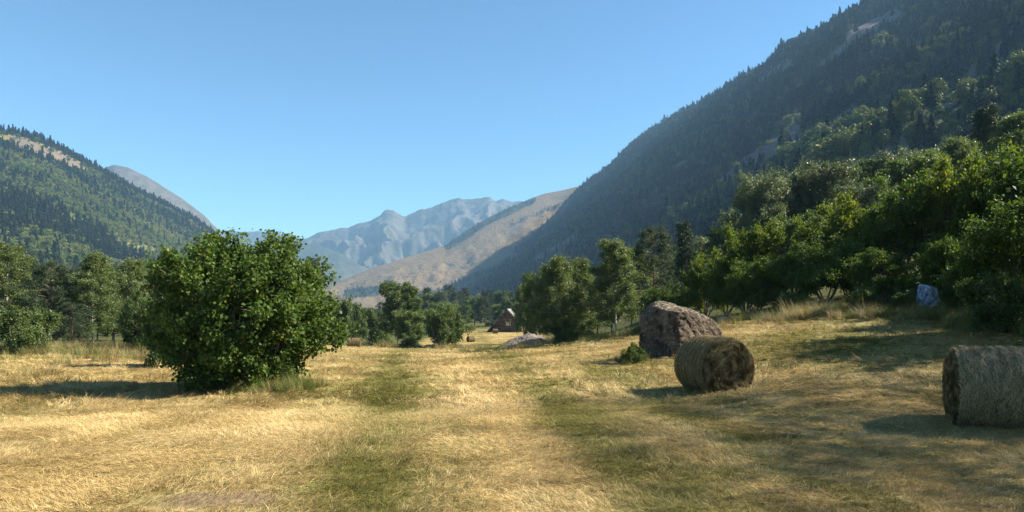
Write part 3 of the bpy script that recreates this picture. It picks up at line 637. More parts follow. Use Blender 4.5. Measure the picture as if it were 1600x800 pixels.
LEFT = [
 ('birch', 'birch', 0, 8, 47, 362, 100, 'pale green birch at the left edge of the picture behind the round shrub'),
 ('pine', 'pine_tree', 0, 84, 45, 402, 84, 'blue green pine between two birches behind the round shrub'),
 ('birch', 'birch', 1, 145, 46, 384, 88, 'tall drooping birch with white trunks in the middle of the left tree line'),
 ('birch', 'birch', 2, 205, 52, 390, 76, 'slender birch between the white trunked birch and the big hazel'),
 ('birch', 'birch', 0, 262, 60, 372, 60, 'birch top rising just left of the big hazel bush'),
 ('shrub', 'shrub', 0, 36, 35.5, 478, 100, 'low round dark green shrub at the left edge of the meadow'),
 ('pine', 'pine_tree', 1, 112, 42, 470, 64, 'small young pine in front of the left birches'),
 ('shrub', 'shrub', 1, 222, 38, 462, 76, 'dark shrub in the shade behind the big hazel'),
 ('shrub', 'shrub', 2, 266, 24.5, 446, 112, 'dark shrub right behind the left side of the big hazel'),
 ('oak', 'leafy_tree', 0, 320, 62, 420, 90, 'leafy tree behind the middle of the big hazel'),
 ('pine', 'pine_tree', 0, 45, 56, 398, 70, 'pine filling the gap at the far left of the tree line'),
 ('oak', 'leafy_tree', 1, 178, 60, 415, 70, 'dark leafy tree behind the two middle birches'),
 ('birch', 'birch', 1, -45, 50, 350, 110, 'tall birch just outside the left edge of the picture'),
]
nm = {'birch': ('birch_tree', 'tree'), 'pine_tree': ('pine_tree', 'tree'), 'shrub': ('shrub', 'shrub'), 'leafy_tree': ('leafy_tree', 'tree')}
for k_, n_, v_, px, Y, top, wpx, lb in LEFT:
    a_, c_ = nm.get(n_, (n_, 'tree')); plant(a_, k_, v_, px, Y, top, wpx, lb, c_, 'trees along the left edge of the meadow')
CEN = [
 ('oak', 'leafy_tree', 0, 622, 92, 436, 68, 'dark round tree with the tallest crown in the middle of the meadow edge', 'tree'),
 ('oak', 'leafy_tree', 1, 642, 82, 476, 56, 'smaller leafy tree right in front of the tallest round tree', 'tree'),
 ('shrub', 'shrub', 0, 697, 78, 476, 76, 'round dark bush alone at the right of the middle tree clump', 'bush'),
 ('shrub', 'shrub', 1, 640, 80, 520, 40, 'low scrub at the foot of the middle tree clump', 'bush'),
 ('shrub', 'shrub', 1, 552, 104, 472, 60, 'yellowish green bush behind the round bale nearest the big hazel', 'bush'),
 ('shrub', 'shrub', 2, 592, 106, 482, 54, 'bush between the yellowish bush and the tallest round tree', 'bush'),
 ('shrub', 'shrub', 0, 528, 98, 462, 56, 'bush just right of the big hazel, above the round bale', 'bush'),
 ('shrub', 'shrub', 2, 490, 96, 470, 56, 'bush half hidden behind the right side of the big hazel', 'bush'),
 ('oak', 'leafy_tree', 2, 455, 110, 455, 70, 'tree hidden behind the right half of the big hazel', 'tree'),
]
for k_, n_, v_, px, Y, top, wpx, lb, c_ in CEN: plant(n_, k_, v_, px, Y, top, wpx, lb, c_, 'trees and bushes in the middle of the meadow edge')
RC = [
 ('birch', 'birch_tree', 0, 868, 50, 386, 88, 'light birch at the left end of the row beside the low grey rock'),
 ('birch', 'birch_tree', 1, 912, 53, 394, 84, 'birch between the end birch and the tall white stemmed birch'),
 ('birch', 'birch_tree', 2, 962, 47, 358, 96, 'tall birch with a straight white stem left of the big boulder'),
 ('pine', 'pine_tree', 0, 1024, 50, 347, 92, 'bushy dark pine behind the big boulder'),
 ('birch', 'birch_tree', 1, 1000, 60, 378, 80, 'birch squeezed between the white stemmed birch and the bushy pine'),
 ('spruce', 'spruce_tree', 0, 1076, 72, 335, 62, 'pointed dark spruce standing behind the bushy pine'),
 ('oak', 'leafy_tree', 0, 838, 66, 420, 50, 'dark tree left of the end birch beyond the low rock'),
 ('oak', 'leafy_tree', 2, 890, 56, 455, 60, 'dark undergrowth tree under the birches left of the boulder'),
 ('shrub', 'shrub', 1, 905, 48, 505, 62, 'low shrub in the shade under the birches'),
 ('shrub', 'shrub', 2, 880, 49, 500, 50, 'low dark shrub just right of the low grey rock'),
 ('hazel_sun', 'hazel_tree', 0, 1102, 46, 388, 84, 'bright yellow green hazel above the right side of the boulder'),
 ('hazel', 'hazel_tree', 1, 1050, 44, 440, 90, 'dark hazel filling the shade behind the boulder'),
 ('hazel', 'hazel_tree', 0, 1135, 43, 400, 90, 'shaded hazel behind the right end of the boulder'),
]
for k_, n_, v_, px, Y, top, wpx, lb in RC: plant(n_, k_, v_, px, Y, top, wpx, lb, 'shrub' if n_ == 'shrub' else 'tree', 'trees behind the boulder')
RT = [
 ('willow', 'willow_tree', 0, 1190, 78, 268, 92, 'grey green round willow, left of the three above the yellow hazels', 'tree'),
 ('willow', 'willow_tree', 1, 1238, 82, 256, 90, 'grey green round willow, middle of the three above the yellow hazels', 'tree'),
 ('willow', 'willow_tree', 0, 1290, 80, 250, 96, 'grey green round willow, right of the three above the yellow hazels', 'tree'),
 ('willow', 'willow_tree', 1, 1350, 74, 280, 70, 'small pale willow just right of the three round willows', 'tree'),
 ('hazel_sun', 'hazel_tree', 0, 1165, 41, 346, 110, 'yellow green hazel below the left willow', 'tree'),
 ('hazel_sun', 'hazel_tree', 1, 1230, 39, 336, 120, 'yellow green hazel below the middle willow', 'tree'),
 ('hazel_sun', 'hazel_tree', 0, 1325, 38, 298, 130, 'tall yellow hazel below the small pale willow', 'tree'),
 ('hazel', 'hazel_tree', 1, 1290, 35, 360, 130, 'dark hazel in deep shade above the tall dry grass', 'tree'),
 ('hazel', 'hazel_tree', 0, 1180, 37, 400, 120, 'dark hazel in deep shade right of the boulder', 'tree'),
 ('hazel', 'hazel_tree', 1, 1405, 36, 268, 150, 'large hazel with lit top above the green fern shrub', 'tree'),
 ('hazel_sun', 'hazel_tree', 0, 1470, 35, 248, 130, 'hazel with bright lit leaves above the pale rock', 'tree'),
 ('hazel_sun', 'hazel_tree', 1, 1545, 34, 222, 150, 'tallest bright green hazel near the right edge', 'tree'),
 ('hazel', 'hazel_tree', 0, 1610, 30, 225, 150, 'dark hazel cut by the right edge of the picture', 'tree'),
 ('hazel', 'hazel_tree', 0, 1375, 32, 385, 110, 'low dark hazel behind the green fern shrub', 'tree'),
 ('hazel', 'hazel_tree', 1, 1500, 29, 360, 130, 'low dark hazel right behind the pale rock', 'tree'),
 ('hazel', 'hazel_tree', 1, 1590, 24, 300, 190, 'dark leafy hazel closest to the camera at the right edge', 'tree'),
 ('spruce', 'spruce_tree', 1, 1546, 95, 150, 90, 'dark spruce on the slope at the upper right', 'tree'),
 ('birch', 'birch_tree', 1, 1592, 70, 165, 110, 'pale birch at the upper right edge beside the dark spruce', 'tree'),
 ('birch', 'birch_tree', 0, 1500, 80, 200, 90, 'pale birch left of the dark upper spruce', 'tree'),
 ('oak', 'leafy_tree', 0, 1440, 70, 235, 100, 'dark tree behind the large lit hazel', 'tree'),
 ('oak', 'leafy_tree', 1, 1395, 85, 262, 80, 'leafy tree right of the small pale willow', 'tree'),
 ('oak', 'leafy_tree', 2, 1140, 75, 350, 70, 'leafy tree left of the three willows', 'tree'),
 ('oak', 'leafy_tree', 2, 1250, 60, 330, 100, 'dark tree between the willows and the hazels', 'tree'),
 ('shrub', 'shrub', 0, 1352, 29.0, 446, 62, 'bright green fern like shrub on the grassy bank', 'shrub'),
 ('shrub', 'shrub', 2, 1410, 28.0, 450, 50, 'dark green shrub left of the pale rock', 'shrub'),
 ('shrub', 'shrub', 1, 1495, 26.5, 440, 60, 'dark shrub right of the pale rock', 'shrub'),
 ('shrub', 'shrub', 0, 1560, 21.5, 425, 110, 'dark spreading shrub behind the bale at the right edge', 'shrub'),
 ('shrub', 'shrub', 1, 1240, 33.5, 455, 60, 'dark low shrub left of the tall dry grass', 'shrub'),
]
for k_, n_, v_, px, Y, top, wpx, lb, c_ in RT: plant(n_, k_, v_, px, Y, top, wpx, lb, c_, 'trees on the right slope above the meadow')
plant('weed', 'small', 0, 990, 21.4, 529, 36, 'small dark weed clump left of the big boulder', 'plant')
# trees beyond the right edge of the picture that shade the meadow
SIDE = [('sparse', 15.5, 6, 12.5), ('sparse', 16.5, 11, 12.5), ('sparse', 19, 15.5, 13), ('hazel', 20.5, 19, 8.5), ('sparse', 18.5, 2, 14), ('sparse', 21, 8, 16), ('sparse', 22, 12.5, 16), ('sparse', 24, 20, 13), ('sparse', 26, 4, 18), ('hazel', 25, 29.5, 7.5), ('oak', 31.5, 35.5, 9), ('oak', 36, 38.5, 10), ('oak', 35, 32, 11)]
for i_, (k_, x_, y_, h_) in enumerate(SIDE):
    p = P_[k_][i_ % 2]; g0 = float(gz(x_, y_)); s = h_/p['H']
    o = empty({'sparse': 'birch_tree', 'oak': 'leafy_tree', 'hazel': 'hazel_tree'}[k_], (x_, y_, g0-.05), i_*1.3, (s*1.1, s*1.1, s)); link('trunk', p['trunk'], o); link('crown', p['crown'], o)
    tag(o, '%s outside the right edge of the picture, %s' % ({'sparse': 'birch', 'oak': 'leafy tree', 'hazel': 'hazel'}[k_], ['nearest the edge bale', 'beside the near bale', 'behind the near bale', 'level with the boulder', 'right of the camera', 'second row by the near bale', 'second row behind the near bale', 'just past the boulder', 'tallest of the shading row', 'behind the dark edge hazel', 'lowest on the slope', 'highest on the slope', 'farthest out on the slope'][i_]), 'tree', 'trees outside the right edge')

# woods on the valley floor beyond the meadow, every tree its own
rv = random.Random(5)
WOODS = []
def wood_row(pxs, Y, top, wpx, kinds, where):
    for px in pxs:
        WOODS.append((px+rv.uniform(-5, 5), Y*rv.uniform(.95, 1.05), top+rv.uniform(-7, 7), wpx*rv.uniform(.85, 1.2), rv.choice(kinds), where))
wood_row(range(700, 880, 20), 250, 466, 34, ['oak', 'pine', 'willow'], 'behind the stone barn')
wood_row(range(650, 880, 22), 320, 458, 30, ['pine', 'oak', 'willow'], 'in the second row behind the stone barn')
wood_row(range(640, 1000, 22), 420, 450, 28, ['pine', 'willow', 'spruce'], 'in the valley wood beyond the stone barn')
wood_row(range(530, 720, 22), 180, 474, 34, ['oak', 'birch', 'pine'], 'behind the middle tree clump')
wood_row(range(820, 900, 22), 120, 446, 44, ['oak', 'birch'], 'right of the stone barn')
wood_row(range(930, 1120, 26), 110, 400, 50, ['oak', 'pine', 'birch'], 'behind the row of birches')
wood_row(range(-30, 480, 30), 95, 415, 54, ['oak', 'birch', 'pine'], 'behind the left birches')
wood_row(range(0, 480, 30), 150, 412, 44, ['oak', 'pine', 'willow'], 'in the wood under the left mountain')
wood_row(range(-20, 500, 28), 230, 405, 38, ['oak', 'pine', 'willow'], 'at the foot of the left mountain')
wood_row(range(1120, 1640, 36), 105, 300, 66, ['oak', 'willow', 'birch'], 'on the slope behind the hazels')
KN = {'oak': ('leafy_tree', 'dark green leafy tree'), 'pine': ('pine_tree', 'blue green pine'), 'willow': ('willow_tree', 'grey green round tree'), 'birch': ('birch_tree', 'light green birch'), 'spruce': ('spruce_tree', 'pointed dark spruce')}
ORD = 'first second third fourth fifth sixth seventh eighth ninth tenth eleventh twelfth thirteenth fourteenth fifteenth sixteenth seventeenth eighteenth nineteenth twentieth'.split()
CNT = {}
for i_, (px, Y, top, wpx, k_, where) in enumerate(WOODS):
    CNT[where] = CNT.get(where, -1)+1
    if px > 1120: top = 330-(px-1120)*.30+rv.uniform(-12, 12)
    if 930 <= px <= 1120 and 95 < Y < 130: top = 430-(px-930)*.3+rv.uniform(-10, 10)
    plant(KN[k_][0], k_, i_, px, Y, top, wpx, '%s, %s from left %s' % (KN[k_][1], ORD[CNT[where]], where), 'tree', 'woods %s' % where)

# far woods on the mountainsides
def lo_conifer(seed):
    r = np.random.default_rng(seed); mb = MB(); n = 520
    h = r.random(n)**1.15*.93+.05; rad = (1.03-h)*.235*(.75+.25*np.sin(h*38+seed)); az = r.uniform(0, 6.28, n); f = r.uniform(.35, 1, n)
    C = np.stack([np.cos(az)*rad*f, np.sin(az)*rad*f, h-rad*f*.35], -1)
    D = np.stack([np.cos(az), np.sin(az), -.35+r.normal(0, .25, n)], -1); Nn = r.normal(0, .4, (n, 3)); Nn[:, 2] += 1
    leafquads(mb, C, D, Nn, .10+rad*.35, .045+.03*r.random(n), r.random(n))
    tube(mb, np.array([[0, 0, -.05], [0, 0, .5], [0, 0, 1.0]]), [.018, .01, .002], 4)
    return mb.mesh('conifer', M['far_conifer'])
def lo_broad(seed, n=700, tall=1.0):
    r = np.random.default_rng(seed); mb = MB(); nb = 9
    c = r.normal(0, 1, (nb, 3)); c = norm(c)*r.uniform(.05, .26, (nb, 1))*np.array([.95, .95, 1.15]); c[:, 2] += .56
    k = r.integers(0, nb, n); d = norm(r.normal(0, 1, (n, 3))); rr = r.uniform(.09, .19, nb)[k]*r.uniform(.7, 1.05, n)
    C = c[k]+d*rr[:, None]; Nn = d+r.normal(0, .5, (n, 3)); D = r.normal(0, 1, (n, 3))
    leafquads(mb, C, D, Nn, r.uniform(.04, .085, n), r.uniform(.03, .06, n), np.clip(.5*r.random(nb)[k]+.5*r.random(n), 0, 1))
    tube(mb, np.array([[0, 0, -.05], [0, 0, .3], [.02, 0, .6]]), [.025, .018, .01], 5)
    return mb.mesh('broad_tree', M['far_broad'])
c_far_trees = source_collection('far_tree', [lo_conifer(500+k) for k in range(4)]+[lo_broad(520+k) for k in range(4)])
def forest(name, Vg, n, density, conif, h0, h1, label, seed, pmin=-300, pmax=1850):
    r = np.random.default_rng(seed)
    a = Vg[1:, 1:]-Vg[:-1, :-1]; b_ = Vg[1:, :-1]-Vg[:-1, 1:]; ar = np.linalg.norm(np.cross(a, b_), axis=-1)*.5
    pxm = Vg[:-1, :-1, 0]/Vg[:-1, :-1, 1]*F+800; ar = ar*((pxm > pmin) & (pxm < pmax))
    pr = (ar/ar.sum()).ravel(); cell = r.choice(len(pr), n, p=pr); ii, jj = np.unravel_index(cell, ar.shape); f = r.random((n, 1)); g_ = r.random((n, 1))
    P = (Vg[ii, jj]*(1-f)+Vg[ii+1, jj]*f)*(1-g_)+(Vg[ii, jj+1]*(1-f)+Vg[ii+1, jj+1]*f)*g_
    PX = P[:, 0]/P[:, 1]*F+800; PY = HOR-(P[:, 2]-CZ)/P[:, 1]*F
    keep = r.random(n) < density(PX, PY, P); P = P[keep]; PX = PX[keep]; PY = PY[keep]; n = len(P)
    cf = conif(PX, PY, P); is_c = r.random(n) < cf
    idx = np.where(is_c, r.integers(0, 4, n), r.integers(4, 8, n))
    h = r.uniform(h0, h1, n)*np.exp(r.normal(0, .16, n))*np.where(is_c, 1.15, .85)*(.8+.4*r.random(n)); ws = h*r.uniform(.9, 1.25, n)*np.where(is_c, 1, 1.05)
    tone = np.clip(.5+1.3*(fbm(P[:, 0]/60, P[:, 1]/60+P[:, 2]/40, seed, 3)-.5)+r.normal(0, .1, n), 0, 1)
    P[:, 2] -= .4
    scatter(name, P, np.stack([r.normal(0, .04, n), r.normal(0, .04, n), r.uniform(0, 6.28, n)], -1), np.stack([ws, ws, h], -1), idx, tone, c_far_trees, label)
    print('forest', n)
def den_r(X, Y, P): return np.clip(1.0-1.2*rock_r(X, Y), .02, 1)*np.clip(.65+.8*fbm(P[:, 0]/70, P[:, 1]/70, 3, 3), 0, 1)*(1-.75*sstep(.60, .68, fbm((P[:, 1]+P[:, 2]*1.2)/70, P[:, 0]/260, 44, 3)))
def con_r(X, Y, P): return np.clip(.42+1.7*(fbm(P[:, 0]/90, P[:, 1]/90+P[:, 2]/50, 8, 3)-.5)+.35*sstep(300, 60, Y)-.15*sstep(350, 450, Y)-.45*sstep(700, 350, P[:, 1]), .05, .97)
def den_l(X, Y, P):
    low = np.clip(.62+1.8*(fbm(P[:, 0]/110, P[:, 1]/110+P[:, 2]/60, 6, 3)-.42), .1, 1)
    ridge = np.interp(X, [q[0] for q in RIDGE_L], [q[1] for q in RIDGE_L]); r_ = 1-sstep(2, 6, Y-ridge)
    return np.clip(np.maximum(low, r_)*(1-.97*np.maximum(rock_l(X, Y), dry_l(X, Y)*(.55+.8*fbm(X/6, Y/4, 20, 2)))*(1-.7*r_)), 0, 1)
def con_l(X, Y, P):
    ridge = np.interp(X, [q[0] for q in RIDGE_L], [q[1] for q in RIDGE_L])
    return np.clip(np.maximum(.25+2.4*(fbm(P[:, 0]/150, P[:, 1]/150+P[:, 2]/70, 14, 3)-.5)-.25*sstep(150, 330, X), 1-sstep(4, 9, Y-ridge)), .05, .97)
forest('mountain_forest', VR, 98000, den_r, con_r, 9, 16, 'dark forest covering the right mountainside', 3, 500, 1900)
forest('mountain_forest', VL, 60000, den_l, con_l, 7, 13, 'mixed forest covering the left mountain', 4, -250, 500)
forest('hill_scrub', VB, 4000, lambda X, Y, P: np.clip(veg_b(X, Y)*1.1-.105, 0, 1), lambda X, Y, P: .8+0*X, 8, 14, 'dark scrub patches on the brown hill', 5, 450, 960)

# ------------------------------------------------------------------ rocks
def rock(name, planes, loc, scale, rz, mat, label, seed, sub=5, rough=.06, sharp=14., cat='boulder', offset=(0, 0, 0)):
    import bmesh
    bm = bmesh.new(); bmesh.ops.create_icosphere(bm, subdivisions=sub, radius=1)
    V = np.array([v.co[:] for v in bm.verts]); Fq = np.array([[v.index for v in f.verts] for f in bm.faces]); bm.free()
    n = norm(np.array([p[:3] for p in planes], float)); d = np.array([p[3] for p in planes], float)
    dots = np.maximum(V@n.T, 1e-3); rr = d/dots
    r_ = (np.sum(rr**(-sharp), 1))**(-1/sharp)
    N3 = lambda s, k: (fbm3(V[:, 0]*s+40, V[:, 1]*s+40, V[:, 2]*s+40, seed+k, 4)-.5)
    rg = 1-2*np.abs(N3(2.2, 9))*2
    r_ = r_*(1+rough*2.0*N3(1.6, 0)+rough*1.4*N3(6, 3)+rough*.8*N3(16, 5)-rough*.5*(rg > .93))
    V = V*r_[:, None]*np.array(scale)+np.array(offset)
    me = new_mesh(name, V, Fq, mat, None, False); me.polygons.foreach_set('use_smooth', np.ones(len(me.polygons), bool))
    o = link(name, me, None, loc, rz); tag(o, label, cat); return o
x, y, z = at(1059, 23.0)
rock('boulder', [(-.75, -.65, .14, .84), (.42, -.9, .24, .84), (.95, .1, .38, .98), (.40, -.15, 1, .83), (-.02, -.3, 1, .93), (-1, .15, .06, 1.0), (0, 1, .2, .9), (.8, .6, .2, 1.0), (-.7, .7, .3, 1.0), (0, 0, -1, .9), (-.8, -.1, .8, 1.12)],
     (x, y, z+.74), (1.24, 1.1, .97), 0.0, M['boulder'], 'big square brown boulder standing behind the round bale', 3, 6, .075, 45)
x, y, z = at(823, 60)
rock('rock_outcrop', [(-.35, -.3, 1, .62), (.45, -.2, 1, .72), (0, -.5, 1, .70), (-1, -.2, .3, 1.1), (1, 0, .5, .95), (0, -1, .5, .8), (0, 1, .4, .9), (0, 0, -1, .5), (-.6, .2, 1, .75)],
     (x, y, z-.05), (2.35, 1.9, 1.85), .1, M['slab'], 'low grey rock mound in the meadow in front of the barn', 6, 6, .10, 14)
x, y, z = at(1452, 29.0)
rock('pale_rock', [(-.9, -.2, .3, .9), (.9, -.3, .2, .9), (0, -1, .3, .8), (.1, -.2, 1, .85), (0, 1, 0, .9), (0, 0, -1, .9)], (x, y, z+.38), (.30, .4, .52), .2, M['pale_dim'], 'pale bluish rock among the shrubs at the wood edge', 8, 5, .09, 10)
x, y, z = at(1131, 36)
rock('small_stone', [(-1, 0, .3, .9), (1, 0, .3, .9), (0, -1, .4, .8), (0, 0, 1, .7), (0, 1, 0, .9), (0, 0, -1, .9)], (x, y, z+.15), (.2, .2, .25), 0, M['pale'], 'small pale stone in the shade right of the boulder', 9, 4, .08, 8, 'stone')
for px, Y, s, lb in ((719, 76, .55, 'pale low stone right of the round dark bush'), (655, 79, .4, 'stone at the foot of the middle tree clump'), (672, 78, .5, 'dark stone in the gap between clump and round bush')):
    x, y, z = at(px, Y); rock('field_stone', [(-1, 0, .5, .9), (1, 0, .3, .9), (0, -1, .4, .8), (0, 0, 1, .7), (0, 1, 0, .9), (0, 0, -1, .9)], (x, y, z+s*.4), (s*1.3, s, s), px, M['slab'], lb, px, 4, .1, 8, 'stone')

# ------------------------------------------------------------------ round hay bales
def straw_mat(name, dark, mid, light, tfac=.2):
    m, t, N, K = mat_new(name)
    lr = attr(N, 'lr'); c = ramp(N, K, lr, [(0, dark), (.5, mid), (1, light)]); finish(N, K, c, .75, .15, trans=c, tfac=tfac); return m
m, t, N, K = mat_new('packed_hay'); M['packed'] = m
P0 = N('ShaderNodeTexCoord').outputs['Object']
a0 = noise(N, K, 9, 6, .75, P0, (1, 6, 6)); b0 = noise(N, K, 3, 3, .6, P0)
finish(N, K, mix(N, K, 1.0, ramp(N, K, a0, [(.3, (.045, .032, .014)), (.5, (.15, .11, .048)), (.72, (.34, .265, .13))]), ramp(N, K, b0, [(.3, (.6, .6, .6)), (.7, (1.1, 1.05, 1))]), 'MULTIPLY'), .9, .1, bump=a0, bstr=1, bdist=.03)
m, t, N, K = mat_new('packed_hay_end'); M['packed_end'] = m
P0 = N('ShaderNodeTexCoord').outputs['Object']
a0 = noise(N, K, 8, 7, .8, P0); 
finish(N, K, ramp(N, K, a0, [(.35, (.03, .02, .009)), (.5, (.10, .068, .028)), (.7, (.27, .19, .085))]), .9, .1, bump=a0, bstr=1, bdist=.04)
M['straw'] = straw_mat('loose_straw', (.10, .07, .03), (.30, .23, .11), (.55, .46, .27))
M['straw_end'] = straw_mat('end_straw', (.03, .020, .008), (.19, .135, .055), (.48, .37, .18))
M['straw_grey'] = straw_mat('weathered_straw', (.10, .08, .045), (.34, .275, .16), (.64, .54, .35))
M['net'] = straw_mat('bale_net', (.30, .28, .22), (.45, .42, .34), (.6, .56, .45), .1)
def bale_parts(seed, Rb, Lb, n_side, n_end, strawL, strawW, side_mat, nets=True):
    r = np.random.default_rng(seed); parts = {}
    # body shell: axis along x
    nt_, nx = 96, 40
    th = np.linspace(0, 2*np.pi, nt_, endpoint=False); xs = np.linspace(-Lb/2, Lb/2, nx)
    TH, XS = np.meshgrid(th, xs, indexing='ij')
    def rad(t_, x_):
        base = Rb*(1-.035*np.exp(-((np.abs(x_)-Lb/2)/.07)**2))
        return base*(1+.03*(fbm(np.cos(t_)*2+5, np.sin(t_)*2+5+x_, seed, 3)-.5)) + .012*np.sin(x_*38+np.sin(t_)*1.5)+.03*(fbm(t_*5, x_*7, seed+2, 3)-.5)
    def flat(p):                # sagging contact with the ground
        p = p.copy(); low = -Rb*.93; p[..., 2] = np.where(p[..., 2] < low, low+(p[..., 2]-low)*.25, p[..., 2]); p[..., 1] *= 1+.03*np.clip(-p[..., 2]/Rb, 0, 1); return p
    RR = rad(TH, XS); RR[0] = RR[0]
    V = flat(np.stack([XS, RR*np.cos(TH), RR*np.sin(TH)], -1))
    i, j = np.meshgrid(np.arange(nt_), np.arange(nx-1), indexing='ij'); i2 = (i+1) % nt_
    q = np.stack([i*nx+j, i2*nx+j, i2*nx+j+1, i*nx+j+1], -1).reshape(-1, 4)
    parts['rolled_side'] = new_mesh('rolled_side', V.reshape(-1, 3), q, M['packed'], None, True)
    ends = []
    for sg in (-1, 1):
        nr = 26; rr = np.linspace(0.02, 1, nr); A, Q = np.meshgrid(th, rr, indexing='ij')
        rim = rad(A, sg*Lb/2+0*A); x_ = sg*(Lb/2+.0+.035*np.clip(1-Q**4, 0, 1)+.05*(fbm(Q*np.cos(A)*5+9, Q*np.sin(A)*5+9, seed+7, 4)-.5)*(1-Q**10))
        V = flat(np.stack([x_, rim*Q*np.cos(A), rim*Q*np.sin(A)], -1)); i, j = np.meshgrid(np.arange(nt_), np.arange(nr-1), indexing='ij'); i2 = (i+1) % nt_
        q = np.stack([i*nr+j, i2*nr+j, i2*nr+j+1, i*nr+j+1], -1).reshape(-1, 4)
        if sg < 0: q = q[:, ::-1]
        cen = list(range(0, nt_*nr, nr)); fs = [tuple(f) for f in q]+[tuple(cen if sg > 0 else cen[::-1])]
        ends.append(new_mesh('end_face', V.reshape(-1, 3), fs, M['packed_end'], None, True))
    parts['ends'] = ends
    mb = MB(); n = n_side            # strands lying round the roll
    t_ = r.uniform(0, 2*np.pi, n); x_ = r.uniform(-Lb/2, Lb/2, n); rr = rad(t_, x_)+r.uniform(-.004, .022, n)*np.sqrt(Rb)
    C = flat(np.stack([x_, rr*np.cos(t_), rr*np.sin(t_)], -1)); Nn = np.stack([0*t_, np.cos(t_), np.sin(t_)], -1); T_ = np.stack([0*t_, -np.sin(t_), np.cos(t_)], -1)
    an = r.normal(0, .6, n)[:, None]; D = T_*np.cos(an)+np.array([1., 0, 0])*np.sin(an)+Nn*r.normal(0, .16, n)[:, None]
    L = strawL*r.uniform(.35, 1.5, n); leafquads(mb, C, D, Nn+r.normal(0, .3, (n, 3)), L, strawW*r.uniform(.6, 1.6, n), np.clip(r.random(n)*.75+.3*(fbm(t_*4, x_*5, seed+4, 2)-.2), 0, 1), .03)
    # a shaggy fringe hanging off the shoulders
    m_ = n//9; t_ = r.uniform(0, 2*np.pi, m_); x_ = np.sign(r.normal(0, 1, m_))*(Lb/2-np.abs(r.normal(0, .05, m_))); rr = rad(t_, x_)
    C = flat(np.stack([x_, rr*np.cos(t_), rr*np.sin(t_)], -1)); D = r.normal(0, .6, (m_, 3)); D[:, 0] += np.sign(x_)*.6; D[:, 2] -= .7
    leafquads(mb, C, D, r.normal(0, 1, (m_, 3)), strawL*r.uniform(.3, 1.0, m_), strawW*r.uniform(.6, 1.3, m_), r.random(m_), .05)
    parts['loose_straw'] = mb.mesh('loose_straw', M[side_mat])
    es = []
    for sg in (-1, 1):
        mb = MB(); n = n_end; q_ = np.sqrt(r.random(n))*.99; a_ = r.uniform(0, 2*np.pi, n)
        rim = rad(a_, sg*Lb/2+0*a_)*q_; x_ = sg*(Lb/2+.03+.035*np.clip(1-q_**4, 0, 1)+.05*(fbm(q_*np.cos(a_)*5+9, q_*np.sin(a_)*5+9, seed+7, 4)-.5)*(1-q_**10)+r.uniform(-.02, .015, n))
        C = flat(np.stack([x_, rim*np.cos(a_), rim*np.sin(a_)], -1)); T_ = np.stack([0*a_, -np.sin(a_), np.cos(a_)], -1); Ra = np.stack([0*a_, np.cos(a_), np.sin(a_)], -1)
        fl = (fbm(q_*np.cos(a_)*3.2+3, q_*np.sin(a_)*3.2+3, seed+11, 3)-.5)*9*(1.05-q_)
        an = (fl+r.normal(0, .35, n))[:, None]; D = T_*np.cos(an)+Ra*np.sin(an)+np.array([1., 0, 0])*r.normal(0, .15, n)[:, None]
        Nn = np.array([sg*1., 0, 0])+r.normal(0, .35, (n, 3)); cl = fbm(q_*np.cos(a_)*6+3, q_*np.sin(a_)*6+3, seed+13, 3)
        leafquads(mb, C, D, Nn, strawL*.8*r.uniform(.35, 1.4, n), strawW*r.uniform(.6, 1.5, n), np.clip(r.random(n)*.6+1.4*(cl-.42)+.06*np.sin(q_*46+a_), 0, 1), .03)
        es.append(mb.mesh('end_straw', M['straw_end']))
    parts['end_straws'] = es
    return parts
def bale(loc, rz, parts, Rb, label, group='round hay bales on the meadow', tilt=0):
    o = empty('hay_bale', (loc[0], loc[1], loc[2]+Rb*.93), rz); o.rotation_euler[1] = tilt
    link('rolled_side', parts['rolled_side'], o); link('loose_straw', parts['loose_straw'], o)
    for e, s_ in zip(parts['ends'], parts['end_straws']):
        eo = link('end_face', e, o); link('end_straw', s_, eo)
    tag(o, label, 'hay bale', group); return o
bA = bale_parts(3, .67, 1.22, 14000, 12000, .14, .0055, 'straw')
bB = bale_parts(5, .645, 1.25, 20000, 8000, .15, .0045, 'straw_grey')
bC = bale_parts(8, .62, 1.3, 2500, 1500, .2, .016, 'straw')
x, y, z = at(1117, 15.4); bale((x+.03, y+.20, z-.07), R(-90+14), bA, .67, 'round bale with its flat end to the camera, in front of the big boulder')
x, y, z = at(1560, 11.0); bale((x-.13, y-.2, z-.04), R(-24), bB, .66, 'round bale lying sideways, cut off by the right edge')
SM = [(553, 76, 0.15, 'sunlit round bale just right of the big hazel'), (735.5, 138, .6, 'shaded round bale right of the round dark bush'), (774, 182, .1, 'small sunlit bale in front of the barn corner'),
      (739.5, 215, .3, 'tiny bale far off left of the barn'), (761.5, 262, 0, 'left one of two tiny pale bales under the far trees'), (768, 262, .2, 'right one of two tiny pale bales under the far trees')]
for px, Y, rz, lb in SM:
    x, y, z = at(px, Y); bale((x, y, z+(0 if Y < 150 else .05)), rz, bC, .62, lb)

